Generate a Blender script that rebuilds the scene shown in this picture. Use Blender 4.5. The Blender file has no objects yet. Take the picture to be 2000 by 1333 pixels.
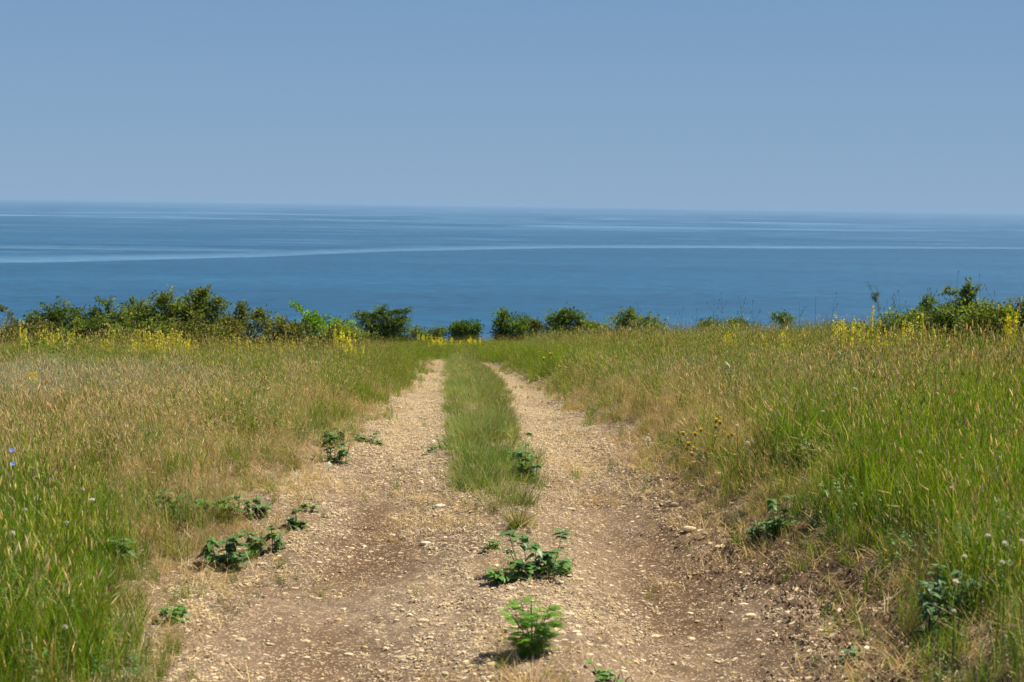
import bpy, math, random
import numpy as np
from mathutils import Matrix, Vector

random.seed(7)
rng = np.random.default_rng(11)
R = math.radians
scene = bpy.context.scene
col = scene.collection

# ------------------------------------------------------------------ camera, world, sun, exposure
CAM_Z = 2.2
FOC = 2778.0                      # focal length in pixels of the 2000 px wide photograph
PITCH, ROLL = 5.50, 0.80
cd = bpy.data.cameras.new('camera')
cd.sensor_width = 36.0
cd.lens = 36.0 * FOC / 2000.0
cd.clip_start = 0.05
cd.clip_end = 250000.0
cd.dof.use_dof = True
cd.dof.focus_distance = 15.0
cd.dof.aperture_fstop = 4.5
cam = bpy.data.objects.new('camera', cd)
col.objects.link(cam)
CM = Matrix.Translation((0, 0, CAM_Z)) @ Matrix.Rotation(R(90 - PITCH), 4, 'X') @ Matrix.Rotation(R(ROLL), 4, 'Z')
cam.matrix_world = CM
scene.camera = cam
CR = np.array(CM.to_3x3())

SUN_EL, SUN_AZ = 58.0, 66.0       # azimuth clockwise from +Y (view direction) towards +X (right)
world = bpy.data.worlds.new('World')
scene.world = world
world.use_nodes = True
nt = world.node_tree
nt.nodes.clear()
sky = nt.nodes.new('ShaderNodeTexSky')
sky.sky_type = 'NISHITA'
sky.sun_disc = False
sky.sun_elevation = R(SUN_EL)
sky.sun_rotation = R(SUN_AZ)
sky.altitude = 0
sky.air_density = 0.60
sky.dust_density = 0.35
sky.ozone_density = 3.0
bg = nt.nodes.new('ShaderNodeBackground')
bg.inputs['Strength'].default_value = 0.085
wo = nt.nodes.new('ShaderNodeOutputWorld')
# the summer haze layer low over the sea: an even grey-blue that thins out with elevation all round the horizon
tcs = nt.nodes.new('ShaderNodeTexCoord'); sps = nt.nodes.new('ShaderNodeSeparateXYZ')
nt.links.new(tcs.outputs['Generated'], sps.inputs[0])
hz = nt.nodes.new('ShaderNodeValToRGB')
hz.color_ramp.elements[0].position = 0.0; hz.color_ramp.elements[0].color = (.182, .276, .390, 1)
hz.color_ramp.elements[1].position = 0.16; hz.color_ramp.elements[1].color = (.119, .215, .350, 1)
fz = nt.nodes.new('ShaderNodeMapRange'); fz.inputs['From Min'].default_value = .10; fz.inputs['From Max'].default_value = .75
fz.inputs['To Min'].default_value = 1.0; fz.inputs['To Max'].default_value = 0.0; fz.interpolation_type = 'SMOOTHSTEP'
nt.links.new(sps.outputs[2], hz.inputs[0]); nt.links.new(sps.outputs[2], fz.inputs['Value'])
sc_ = nt.nodes.new('ShaderNodeVectorMath'); sc_.operation = 'SCALE'; sc_.inputs['Scale'].default_value = 1 / .085
nt.links.new(hz.outputs[0], sc_.inputs[0])
mxs = nt.nodes.new('ShaderNodeMix'); mxs.data_type = 'RGBA'
nt.links.new(fz.outputs[0], mxs.inputs[0]); nt.links.new(sky.outputs[0], mxs.inputs[6]); nt.links.new(sc_.outputs[0], mxs.inputs[7])
nt.links.new(mxs.outputs[2], bg.inputs['Color'])
nt.links.new(bg.outputs[0], wo.inputs['Surface'])

sd = bpy.data.lights.new('sun', 'SUN')
sd.energy = 4.9
sd.angle = R(0.53)
sd.color = (1.0, 0.95, 0.85)
sun = bpy.data.objects.new('sun', sd)
col.objects.link(sun)
sdir = Vector((math.sin(R(SUN_AZ)) * math.cos(R(SUN_EL)), math.cos(R(SUN_AZ)) * math.cos(R(SUN_EL)), math.sin(R(SUN_EL))))
sun.rotation_euler = (-sdir).to_track_quat('-Z', 'Y').to_euler()

vs = scene.view_settings
vs.view_transform = 'Standard'
vs.look = 'None'
vs.exposure = 0.6
vs.gamma = 1.0
vs.use_curve_mapping = False
scene.render.engine = 'CYCLES'
scene.cycles.max_bounces = 6
scene.cycles.diffuse_bounces = 3
scene.cycles.transmission_bounces = 4
scene.cycles.volume_bounces = 1
scene.cycles.use_denoising = True

# ------------------------------------------------------------------ maths helpers
def _hash(ix, iy, seed):
    n = (ix.astype(np.int64) * 374761393 + iy.astype(np.int64) * 668265263 + seed * 1274126177) & 0xffffffff
    n = ((n ^ (n >> 13)) * 1274126177) & 0xffffffff
    n = n ^ (n >> 16)
    return (n & 0xffffff) / float(0xffffff)

def vnoise(x, y, seed=0):
    x = np.asarray(x, float); y = np.asarray(y, float)
    x0 = np.floor(x); y0 = np.floor(y)
    fx = x - x0; fy = y - y0
    fx = fx * fx * (3 - 2 * fx); fy = fy * fy * (3 - 2 * fy)
    a = _hash(x0, y0, seed); b = _hash(x0 + 1, y0, seed)
    c = _hash(x0, y0 + 1, seed); d = _hash(x0 + 1, y0 + 1, seed)
    return (a + (b - a) * fx) * (1 - fy) + (c + (d - c) * fx) * fy - 0.5

def fbm(x, y, seed=0, octs=4, gain=0.5):
    s = 0.0; a = 1.0; f = 1.0
    for o in range(octs):
        s = s + a * vnoise(np.asarray(x) * f + 17.3 * o, np.asarray(y) * f - 9.1 * o, seed + o)
        a *= gain; f *= 2.03
    return s

def sstep(a, b, t):
    t = np.clip((np.asarray(t, float) - a) / (b - a), 0, 1)
    return t * t * (3 - 2 * t)

_py = np.array([-60, 0, 6.8, 12, 17, 26, 36, 48, 58, 63, 80, 120, 400, 2000.])
_pz = np.array([0.8, 0.1, 0.0, 0.0, -0.22, -1.0, -1.95, -2.8, -3.5, -4.1, -8.5, -22, -93.5, -96.])
_ty = np.arange(-60, 130, 0.25)
_tz = np.interp(_ty, _py, _pz)
_k = np.hanning(15); _k /= _k.sum()
_tzs = np.convolve(np.pad(_tz, 7, mode='edge'), _k, mode='valid')
def profile(y):
    y = np.asarray(y, float)
    return np.where(y < 128, np.interp(y, _ty, _tzs), np.interp(y, _py, _pz))

def ray(px, py):
    v = np.array([(px - 1000.0) / FOC, -(py - 666.5) / FOC, -1.0])
    d = CR @ v
    return d / np.linalg.norm(d)

def hit(px, py, hf):
    d = ray(px, py)
    t = 3.0
    prev = 0.0
    while t < 140:
        x, y, z = d[0] * t, d[1] * t, CAM_Z + d[2] * t
        if z < hf(x, y):
            lo, hi = prev, t
            for _ in range(18):
                m = (lo + hi) / 2
                if CAM_Z + d[2] * m < hf(d[0] * m, d[1] * m): hi = m
                else: lo = m
            return d[0] * hi, d[1] * hi
        prev = t
        t += 0.15 + t * 0.01
    return d[0] * 62 , d[1] * 62

def line_from(pts):
    w = sorted([hit(px, py, lambda x, y: float(profile(y))) for px, py in pts], key=lambda q: q[1])
    xs = np.array([q[0] for q in w]); ys = np.array([q[1] for q in w])
    return lambda y: np.interp(y, ys, xs)

left_edge = line_from([(345, 1333), (335, 1250), (310, 1180), (320, 1135), (400, 1110), (500, 1080), (545, 1040), (552, 990), (570, 945), (608, 920), (645, 895), (700, 860),
                       (735, 820), (768, 780), (800, 750), (832, 718), (846, 706)])
right_edge = line_from([(1740, 1333), (1690, 1250), (1640, 1200), (1570, 1150), (1500, 1100), (1445, 1050), (1380, 1000), (1320, 950), (1255, 900), (1220, 870),
                        (1180, 840), (1130, 800), (1085, 770), (1050, 748), (1008, 729), (970, 712), (950, 704)])
strip_left = line_from([(985, 1333), (985, 1100), (985, 1010), (930, 985), (888, 945), (873, 900), (868, 860), (868, 780), (868, 750), (868, 720), (868, 704)])
strip_right = line_from([(1090, 1333), (1080, 1100), (1060, 1000), (1050, 960), (1045, 900), (1015, 860), (1008, 820), (1000, 780), (985, 750), (960, 722), (938, 704)])
TRACK_END = hit(870, 706, lambda x, y: float(profile(y)))[1]
STRIP_START = hit(1010, 1010, lambda x, y: float(profile(y)))[1]

def height(x, y, fine=True):
    x = np.asarray(x, float); y = np.asarray(y, float)
    le, re, sl, sr = left_edge(y), right_edge(y), strip_left(y), strip_right(y)
    z = profile(y)
    near = 1 - sstep(TRACK_END - 2, TRACK_END + 3, y)
    cl, cr = (le + sl) / 2 + .02, (re + sr) / 2 - .02
    z = z - near * 0.095 * np.exp(-((x - cl) / 0.40) ** 2) - near * 0.125 * np.exp(-((x - cr) / 0.44) ** 2)
    z = z + near * 0.05 * np.exp(-((x - (sl + sr) / 2) / 0.32) ** 2)
    bank = near * (0.26 * sstep(0.0, 0.7, x - re) + 0.10 * sstep(0, 0.9, le - x))
    z = z + bank * (y < 120)
    far = sstep(18, 60, y) * (1 - sstep(90, 130, y))
    z = z + far * (0.048 * np.clip(x - re - 1, 0, 40) - 0.020 * np.clip(le - 1 - x, 0, 40)) - .15 * far * sstep(1, 4, le - x)
    z = z + 0.10 * fbm(x * 0.35, y * 0.35, 3, 3)
    if fine:
        verge = np.exp(-((x - re - 0.05) / 0.38) ** 2) * (1 - sstep(11, 16, y))
        z = z + 0.035 * fbm(x * 3.1, y * 1.6, 21, 4, 0.55) + verge * 0.12 * np.abs(fbm(x * 9, y * 8, 40, 3, 0.6))
        z = z + 0.012 * fbm(x * 17, y * 9, 60, 3, 0.6) * (1 - sstep(16, 26, y))
    return z
hfun = lambda x, y: float(height(x, y, False))
def G(px, py):
    """ground point seen at a pixel of the photograph"""
    x, y = hit(px, py, hfun)
    return Vector((x, y, float(height(x, y))))

# ------------------------------------------------------------------ object helpers
def tag(o, label=None, cat=None, group=None, kind=None):
    if label: o['label'] = label
    if cat: o['category'] = cat
    if group: o['group'] = group
    if kind: o['kind'] = kind
    return o

class MB:
    def __init__(s): s.v = []; s.f = []; s.c = []
    def n(s): return len(s.v)
    def add(s, vs_, fs, c):
        b = len(s.v)
        s.v.extend(vs_); s.f.extend([tuple(i + b for i in f) for f in fs])
        if isinstance(c, list): s.c.extend(c)
        else: s.c.extend([c] * len(vs_))
    def blade(s, p, az, lean, L, w, c0, c1, segs=3, curl=0.6, twist=None):
        """narrow leaf: starts at p, leans towards azimuth az, curls over"""
        p = np.array(p, float)
        tw = random.uniform(0, math.pi) if twist is None else twist
        side = np.array([math.cos(tw), math.sin(tw), 0.0])
        out = np.array([math.cos(az), math.sin(az), 0.0])
        a = lean
        vs_, cs = [], []
        for i in range(segs + 1):
            t = i / segs
            ww = w * (1 - t ** 1.6) * 0.5
            c = tuple(c0[k] * (1 - t) + c1[k] * t for k in range(3))
            if i < segs:
                vs_ += [tuple(p - side * ww), tuple(p + side * ww)]; cs += [c, c]
            else:
                vs_.append(tuple(p)); cs.append(c)
            d = out * math.sin(a) + np.array([0, 0, 1.0]) * math.cos(a)
            p = p + d * (L / segs)
            a += curl / segs
        fs = [(2 * i, 2 * i + 1, 2 * i + 3, 2 * i + 2) for i in range(segs - 1)] + [(2 * segs - 2, 2 * segs - 1, 2 * segs)]
        s.add(vs_, fs, cs)
        return p, d
    def tube(s, pts, rads, c, sides=4, c1=None):
        pts = [Vector(p) for p in pts]
        b = len(s.v)
        for i, p in enumerate(pts):
            d = (pts[min(i + 1, len(pts) - 1)] - pts[max(i - 1, 0)])
            if d.length < 1e-7: d = Vector((0, 0, 1))
            d.normalize()
            u = d.orthogonal().normalized(); w = d.cross(u)
            t = i / max(1, len(pts) - 1)
            cc = c if c1 is None else tuple(c[k] * (1 - t) + c1[k] * t for k in range(3))
            for k in range(sides):
                a = 2 * math.pi * k / sides
                q = p + (u * math.cos(a) + w * math.sin(a)) * rads[i]
                s.v.append(tuple(q)); s.c.append(cc)
        for i in range(len(pts) - 1):
            for k in range(sides):
                k2 = (k + 1) % sides
                s.f.append((b + i * sides + k, b + i * sides + k2, b + (i + 1) * sides + k2, b + (i + 1) * sides + k))
    def spindle(s, p, d, L, r, c, sides=5):
        d = Vector(d).normalized(); p = Vector(p)
        s.tube([p, p + d * L * .25, p + d * L * .6, p + d * L], [r * .35, r, r * .85, r * .12], c, sides)
    def leaf(s, p, d, nrm, L, w, c, fold=0.25, droop=0.2):
        """broad leaf with a mid-rib fold: 6 faces"""
        d = Vector(d).normalized(); nrm = Vector(nrm).normalized()
        sd_ = d.cross(nrm)
        if sd_.length < 1e-4: sd_ = d.orthogonal()
        sd_.normalize(); nrm = sd_.cross(d).normalized()
        p = Vector(p)
        prof = [(0, 0.0), (.18, .75), (.42, 1.0), (.75, .6), (1, 0)]
        b = []
        for t, ww in prof:
            m = p + d * (L * t) - nrm * (droop * L * t * t)
            if ww == 0: b.append([m])
            else: b.append([m + sd_ * (w * .5 * ww) + nrm * (fold * w * .5 * ww), m, m - sd_ * (w * .5 * ww) + nrm * (fold * w * .5 * ww)])
        vs_ = [tuple(b[0][0])] + [tuple(q) for r_ in b[1:4] for q in r_] + [tuple(b[4][0])]
        fs = [(0, 1, 2), (0, 2, 3), (1, 4, 5, 2), (2, 5, 6, 3), (4, 7, 8, 5), (5, 8, 9, 6), (7, 10, 8), (8, 10, 9)]
        dk = tuple(k * 1.25 for k in c)
        s.add(vs_, fs, [c, c, dk, c, c, dk, c, c, dk, c, c])
    def mesh(s, name, m, smooth=True):
        me = bpy.data.meshes.new(name)
        me.from_pydata([tuple(v) for v in s.v], [], s.f)
        a = me.color_attributes.new('Col', 'FLOAT_COLOR', 'POINT')
        cc = np.ones((len(s.v), 4)); cc[:, :3] = np.array(s.c).reshape(-1, 3)
        a.data.foreach_set('color', cc.ravel())
        me.materials.append(m)
        if smooth and s.f: me.polygons.foreach_set('use_smooth', [True] * len(s.f))
        me.update()
        return me
    def obj(s, name, m, parent=None, link=True, smooth=True):
        o = bpy.data.objects.new(name, s.mesh(name, m, smooth))
        if link: col.objects.link(o)
        if parent: o.parent = parent
        return o

def empty(name, loc, rz=0.0):
    o = bpy.data.objects.new(name, None)
    o.empty_display_size = 0.1
    col.objects.link(o)
    o.location = loc; o.rotation_euler = (0, 0, rz)
    return o

def copy_thing(o, loc, rz=0.0, sc=1.0):
    c = o.copy(); col.objects.link(c)
    c.location = loc; c.rotation_euler = (0, 0, rz); c.scale = (sc, sc, sc)
    for ch in o.children:
        d = ch.copy(); col.objects.link(d); d.parent = c
        for g in ch.children:
            e = g.copy(); col.objects.link(e); e.parent = d
    return c

def leaf_cloud(name, P, D, N, L, W, C, m, parent):
    """P,D,N (n,3), L,W (n,), C (n,3): folded four-point leaves, 2 triangles each, one mesh"""
    n = len(P)
    D = D / np.linalg.norm(D, axis=1, keepdims=True)
    S = np.cross(D, N); S /= (np.linalg.norm(S, axis=1, keepdims=True) + 1e-9)
    N = np.cross(S, D)
    L = L[:, None]; W = W[:, None]
    v = np.stack([P, P + D * L * .45 + S * W * .5 + N * W * .14, P + D * L, P + D * L * .45 - S * W * .5 + N * W * .14], 1)
    me = bpy.data.meshes.new(name)
    me.vertices.add(4 * n); me.vertices.foreach_set('co', v.ravel())
    idx = np.arange(n)[:, None] * 4
    tri = np.concatenate([idx + np.array([[0, 1, 2]]), idx + np.array([[0, 2, 3]])], 1).ravel()
    me.loops.add(6 * n); me.loops.foreach_set('vertex_index', tri.astype(np.int32))
    me.polygons.add(2 * n); me.polygons.foreach_set('loop_start', np.arange(0, 6 * n, 3, dtype=np.int32))
    a = me.color_attributes.new('Col', 'FLOAT_COLOR', 'POINT')
    cc = np.ones((n, 4, 4)); cc[:, :, :3] = C[:, None, :]
    a.data.foreach_set('color', cc.ravel())
    me.materials.append(m)
    me.update(calc_edges=True)
    o = bpy.data.objects.new(name, me); col.objects.link(o); o.parent = parent
    return o

# ------------------------------------------------------------------ materials
def new_mat(name):
    m = bpy.data.materials.new(name); m.use_nodes = True
    n = m.node_tree.nodes; n.clear()
    out = n.new('ShaderNodeOutputMaterial')
    return m, n, m.node_tree.links, out

def plant_mat(name, trans=0.35, rough=0.55, spec=0.3, hue=0.03, val=0.35):
    m, n, l, out = new_mat(name)
    at = n.new('ShaderNodeAttribute'); at.attribute_name = 'Col'
    oi = n.new('ShaderNodeObjectInfo')
    hs = n.new('ShaderNodeHueSaturation')
    mr = n.new('ShaderNodeMapRange'); mr.inputs['To Min'].default_value = 0.5 - hue; mr.inputs['To Max'].default_value = 0.5 + hue
    mv = n.new('ShaderNodeMapRange'); mv.inputs['To Min'].default_value = 1 - val; mv.inputs['To Max'].default_value = 1 + val
    mul = n.new('ShaderNodeMath'); mul.operation = 'MULTIPLY'; mul.inputs[1].default_value = 7.31
    fr = n.new('ShaderNodeMath'); fr.operation = 'FRACT'
    l.new(oi.outputs['Random'], mr.inputs['Value'])
    l.new(oi.outputs['Random'], mul.inputs[0]); l.new(mul.outputs[0], fr.inputs[0]); l.new(fr.outputs[0], mv.inputs['Value'])
    l.new(at.outputs['Color'], hs.inputs['Color'])
    l.new(mr.outputs[0], hs.inputs['Hue']); l.new(mv.outputs[0], hs.inputs['Value'])
    p = n.new('ShaderNodeBsdfPrincipled')
    p.inputs['Roughness'].default_value = rough
    p.inputs['Specular IOR Level'].default_value = spec
    tr = n.new('ShaderNodeBsdfTranslucent')
    g = n.new('ShaderNodeMix'); g.data_type = 'RGBA'; g.blend_type = 'MULTIPLY'; g.inputs[0].default_value = 1.0
    g.inputs[7].default_value = (1.25, 1.25, 0.7, 1)
    l.new(hs.outputs[0], g.inputs[6]); l.new(g.outputs[2], tr.inputs['Color'])
    mx = n.new('ShaderNodeMixShader'); mx.inputs[0].default_value = trans
    l.new(hs.outputs[0], p.inputs['Base Color'])
    l.new(p.outputs[0], mx.inputs[1]); l.new(tr.outputs[0], mx.inputs[2]); l.new(mx.outputs[0], out.inputs['Surface'])
    return m

M_grass = plant_mat('grass_blades', 0.36, 0.6, 0.12, 0.028, 0.36)
M_dry = plant_mat('dry_grass', 0.32, 0.65, 0.12, 0.012, 0.25)
M_leaf = plant_mat('green_leaves', 0.28, 0.45, 0.4, 0.015, 0.18)
M_bush = plant_mat('bush_leaves', 0.32, 0.55, 0.18, 0.012, 0.12)
M_bark = plant_mat('bark', 0.0, 0.85, 0.1, 0.01, 0.15)
M_petal = plant_mat('petals', 0.35, 0.6, 0.2, 0.008, 0.12)

def stone_mat():
    m, n, l, out = new_mat('limestone')
    oi = n.new('ShaderNodeObjectInfo')
    at = n.new('ShaderNodeAttribute'); at.attribute_name = 'Col'
    tc = n.new('ShaderNodeTexCoord')
    no = n.new('ShaderNodeTexNoise'); no.inputs['Scale'].default_value = 90; no.inputs['Detail'].default_value = 5
    l.new(tc.outputs['Object'], no.inputs['Vector'])
    mr = n.new('ShaderNodeMapRange'); mr.inputs['From Min'].default_value = .3; mr.inputs['From Max'].default_value = .7
    mr.inputs['To Min'].default_value = 0.78; mr.inputs['To Max'].default_value = 1.12
    l.new(no.outputs[0], mr.inputs['Value'])
    hs = n.new('ShaderNodeHueSaturation')
    mv = n.new('ShaderNodeMapRange'); mv.inputs['To Min'].default_value = .72; mv.inputs['To Max'].default_value = 1.12
    l.new(oi.outputs['Random'], mv.inputs['Value'])
    mm = n.new('ShaderNodeMath'); mm.operation = 'MULTIPLY'
    l.new(mr.outputs[0], mm.inputs[0]); l.new(mv.outputs[0], mm.inputs[1])
    l.new(at.outputs['Color'], hs.inputs['Color']); l.new(mm.outputs[0], hs.inputs['Value'])
    p = n.new('ShaderNodeBsdfPrincipled'); p.inputs['Roughness'].default_value = .85; p.inputs['Specular IOR Level'].default_value = .2
    b = n.new('ShaderNodeBump'); b.inputs['Strength'].default_value = .5; b.inputs['Distance'].default_value = .004
    l.new(no.outputs[0], b.inputs['Height']); l.new(b.outputs[0], p.inputs['Normal'])
    l.new(hs.outputs[0], p.inputs['Base Color']); l.new(p.outputs[0], out.inputs['Surface'])
    return m
M_stone = stone_mat()

def ground_mat(name, litter):
    """soil: fine crumbs, pebble specks (voronoi) and, on the meadow, straw litter"""
    m, n, l, out = new_mat(name)
    geo = n.new('ShaderNodeNewGeometry')
    def noise(scale, detail=5, rough=.6, vec=None):
        x = n.new('ShaderNodeTexNoise'); x.inputs['Scale'].default_value = scale; x.inputs['Detail'].default_value = detail
        x.inputs['Roughness'].default_value = rough
        l.new(vec or geo.outputs['Position'], x.inputs['Vector']); return x
    big = noise(0.9, 5); mid = noise(9, 6, .7); fin = noise(70, 5, .7)
    r1 = n.new('ShaderNodeValToRGB')
    r1.color_ramp.elements[0].position = .32; r1.color_ramp.elements[1].position = .68
    if litter:
        r1.color_ramp.elements[0].color = (.085, .060, .032, 1); r1.color_ramp.elements[1].color = (.24, .18, .095, 1)
    else:
        r1.color_ramp.elements[0].color = (.165, .108, .064, 1); r1.color_ramp.elements[1].color = (.250, .175, .108, 1)
    l.new(big.outputs[0], r1.inputs[0])
    r2 = n.new('ShaderNodeMapRange'); r2.inputs['From Min'].default_value = .3; r2.inputs['From Max'].default_value = .7
    r2.inputs['To Min'].default_value = .68; r2.inputs['To Max'].default_value = 1.25
    l.new(mid.outputs[0], r2.inputs['Value'])
    r3 = n.new('ShaderNodeMapRange'); r3.inputs['From Min'].default_value = .3; r3.inputs['From Max'].default_value = .7
    r3.inputs['To Min'].default_value = .66; r3.inputs['To Max'].default_value = 1.3
    l.new(fin.outputs[0], r3.inputs['Value'])
    mul = n.new('ShaderNodeMath'); mul.operation = 'MULTIPLY'; l.new(r2.outputs[0], mul.inputs[0]); l.new(r3.outputs[0], mul.inputs[1])
    mc = n.new('ShaderNodeMix'); mc.data_type = 'RGBA'; mc.blend_type = 'MULTIPLY'; mc.inputs[0].default_value = 1
    cb = n.new('ShaderNodeCombineColor')
    for k in range(3): l.new(mul.outputs[0], cb.inputs[k])
    l.new(r1.outputs[0], mc.inputs[6]); l.new(cb.outputs[0], mc.inputs[7])
    # pebble chips; how many there are comes from the vertex attribute "gravel"
    at = n.new('ShaderNodeAttribute'); at.attribute_name = 'gravel'
    vo = n.new('ShaderNodeTexVoronoi'); vo.inputs['Scale'].default_value = 42; vo.inputs['Randomness'].default_value = 1
    mp = n.new('ShaderNodeMapping'); mp.inputs['Scale'].default_value = (.6, 1.0, 1.0); l.new(geo.outputs['Position'], mp.inputs['Vector'])
    l.new(mp.outputs[0], vo.inputs['Vector'])
    sepc = n.new('ShaderNodeSeparateColor'); l.new(vo.outputs['Color'], sepc.inputs[0])
    lt = n.new('ShaderNodeMath'); lt.operation = 'LESS_THAN'; l.new(sepc.outputs[0], lt.inputs[0]); l.new(at.outputs['Fac'], lt.inputs[1])
    sz = n.new('ShaderNodeMapRange'); sz.inputs['To Min'].default_value = .08; sz.inputs['To Max'].default_value = .58
    l.new(sepc.outputs[1], sz.inputs['Value'])
    inr = n.new('ShaderNodeMath'); inr.operation = 'LESS_THAN'; l.new(vo.outputs['Distance'], inr.inputs[0]); l.new(sz.outputs[0], inr.inputs[1])
    msk = n.new('ShaderNodeMath'); msk.operation = 'MULTIPLY'; l.new(lt.outputs[0], msk.inputs[0]); l.new(inr.outputs[0], msk.inputs[1])
    cr = n.new('ShaderNodeValToRGB'); l.new(sepc.outputs[2], cr.inputs[0])
    cr.color_ramp.elements[0].color = (.38, .26, .14, 1); cr.color_ramp.elements[1].color = (.76, .60, .38, 1)
    mx = n.new('ShaderNodeMix'); mx.data_type = 'RGBA'
    l.new(msk.outputs[0], mx.inputs[0]); l.new(cr.outputs[0], mx.inputs[7])
    ae = n.new('ShaderNodeAttribute'); ae.attribute_name = 'earth'
    me_ = n.new('ShaderNodeMix'); me_.data_type = 'RGBA'; me_.blend_type = 'MULTIPLY'; me_.inputs[7].default_value = (.60, .53, .46, 1)
    l.new(ae.outputs['Fac'], me_.inputs[0]); l.new(mc.outputs[2], me_.inputs[6]); l.new(me_.outputs[2], mx.inputs[6])
    v2 = n.new('ShaderNodeTexVoronoi'); v2.inputs['Scale'].default_value = 120; l.new(geo.outputs['Position'], v2.inputs['Vector'])
    s2 = n.new('ShaderNodeSeparateColor'); l.new(v2.outputs['Color'], s2.inputs[0])
    l2 = n.new('ShaderNodeMath'); l2.operation = 'LESS_THAN'; l2.inputs[1].default_value = .10; l.new(s2.outputs[0], l2.inputs[0])
    m3 = n.new('ShaderNodeMath'); m3.operation = 'MULTIPLY'; m3.inputs[1].default_value = .65; l.new(l2.outputs[0], m3.inputs[0])
    mg = n.new('ShaderNodeMix'); mg.data_type = 'RGBA'; mg.inputs[7].default_value = (.60, .46, .28, 1)
    if not litter: l.new(m3.outputs[0], mg.inputs[0])
    else: mg.inputs[0].default_value = 0
    l.new(mx.outputs[2], mg.inputs[6]); mx = mg
    p = n.new('ShaderNodeBsdfPrincipled'); p.inputs['Roughness'].default_value = .95; p.inputs['Specular IOR Level'].default_value = .1
    l.new(mx.outputs[2], p.inputs['Base Color'])
    add = n.new('ShaderNodeMath'); add.operation = 'MULTIPLY_ADD'; l.new(fin.outputs[0], add.inputs[0]); add.inputs[1].default_value = .35
    m2 = n.new('ShaderNodeMath'); m2.operation = 'MULTIPLY_ADD'; m2.inputs[1].default_value = .7
    l.new(mid.outputs[0], m2.inputs[0]); l.new(msk.outputs[0], m2.inputs[2]); l.new(m2.outputs[0], add.inputs[2])
    b = n.new('ShaderNodeBump'); b.inputs['Strength'].default_value = .9; b.inputs['Distance'].default_value = .012
    l.new(add.outputs[0], b.inputs['Height']); l.new(b.outputs[0], p.inputs['Normal'])
    l.new(p.outputs[0], out.inputs['Surface'])
    return m
M_track = ground_mat('track_soil', False)
M_meadow = ground_mat('meadow_soil', True)

# ------------------------------------------------------------------ ground: one sheet, split along the edge of the track
ysteps = [-60, -45, -32, -22, -15, -10, -6, -3, 0, 2, 3.5, 4.5, 5.2]
y = 5.5
while y < 40:
    ysteps.append(y); y += max(0.02, 0.0030 * y * y / 8)
while y < 66:
    ysteps.append(y); y += 0.55
ysteps += [68, 72, 78, 86, 96, 110, 130, 170, 230, 300, 380, 450, 600, 900]
YS = np.array(ysteps)
CENT = lambda yy: (left_edge(yy) + right_edge(yy)) / 2
nx = 190
tin = np.linspace(-1, 1, nx)
outer = np.array([.25, .5, .8, 1.2, 1.7, 2.3, 3, 4, 5.2, 6.6, 8.3, 10.5, 13, 16, 20, 25, 32, 42, 60, 90, 150, 300, 700, 1800.])
def build_ground():
    rows = []
    for yy in YS:
        le, re = float(left_edge(yy)) - .35, float(right_edge(yy)) + .45
        inner = (le + re) / 2 + tin * (re - le) / 2
        rows.append(np.concatenate([(le - outer[::-1]), inner, (re + outer)]))
    X = np.array(rows); Y = np.repeat(YS[:, None], X.shape[1], 1)
    Z = height(X, Y)
    return X, Y, Z
GX, GY, GZ = build_ground()
no_ = len(outer)
def gravel_amount(x, y):
    le, re, sl, sr = left_edge(y), right_edge(y), strip_left(y), strip_right(y)
    base = 0.22 + 0.74 * sstep(8.8, 15, y)
    cl, cr = (le + sl) / 2, (re + sr) / 2
    wheel = np.exp(-((x - cl + .12) / 0.26) ** 2) + np.exp(-((x - cr - .05) / .30) ** 2)
    base = base - 0.30 * wheel * (1 - sstep(9.5, 14, y))
    base = base + 0.5 * fbm(x * 1.7, y * .8, 90, 4) + .20 * fbm(x * 7, y * 4, 95, 2)
    verge = sstep(-.35, .1, x - re) + sstep(-.2, .25, le - x)
    strip = sstep(STRIP_START, STRIP_START + 2, y) * sstep(-.03, .06, x - sl) * sstep(-.03, .06, sr - x)
    return np.clip(base * (1 - .8 * np.clip(verge, 0, 1)) * (1 - .8 * strip), 0.09, 1)
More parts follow.
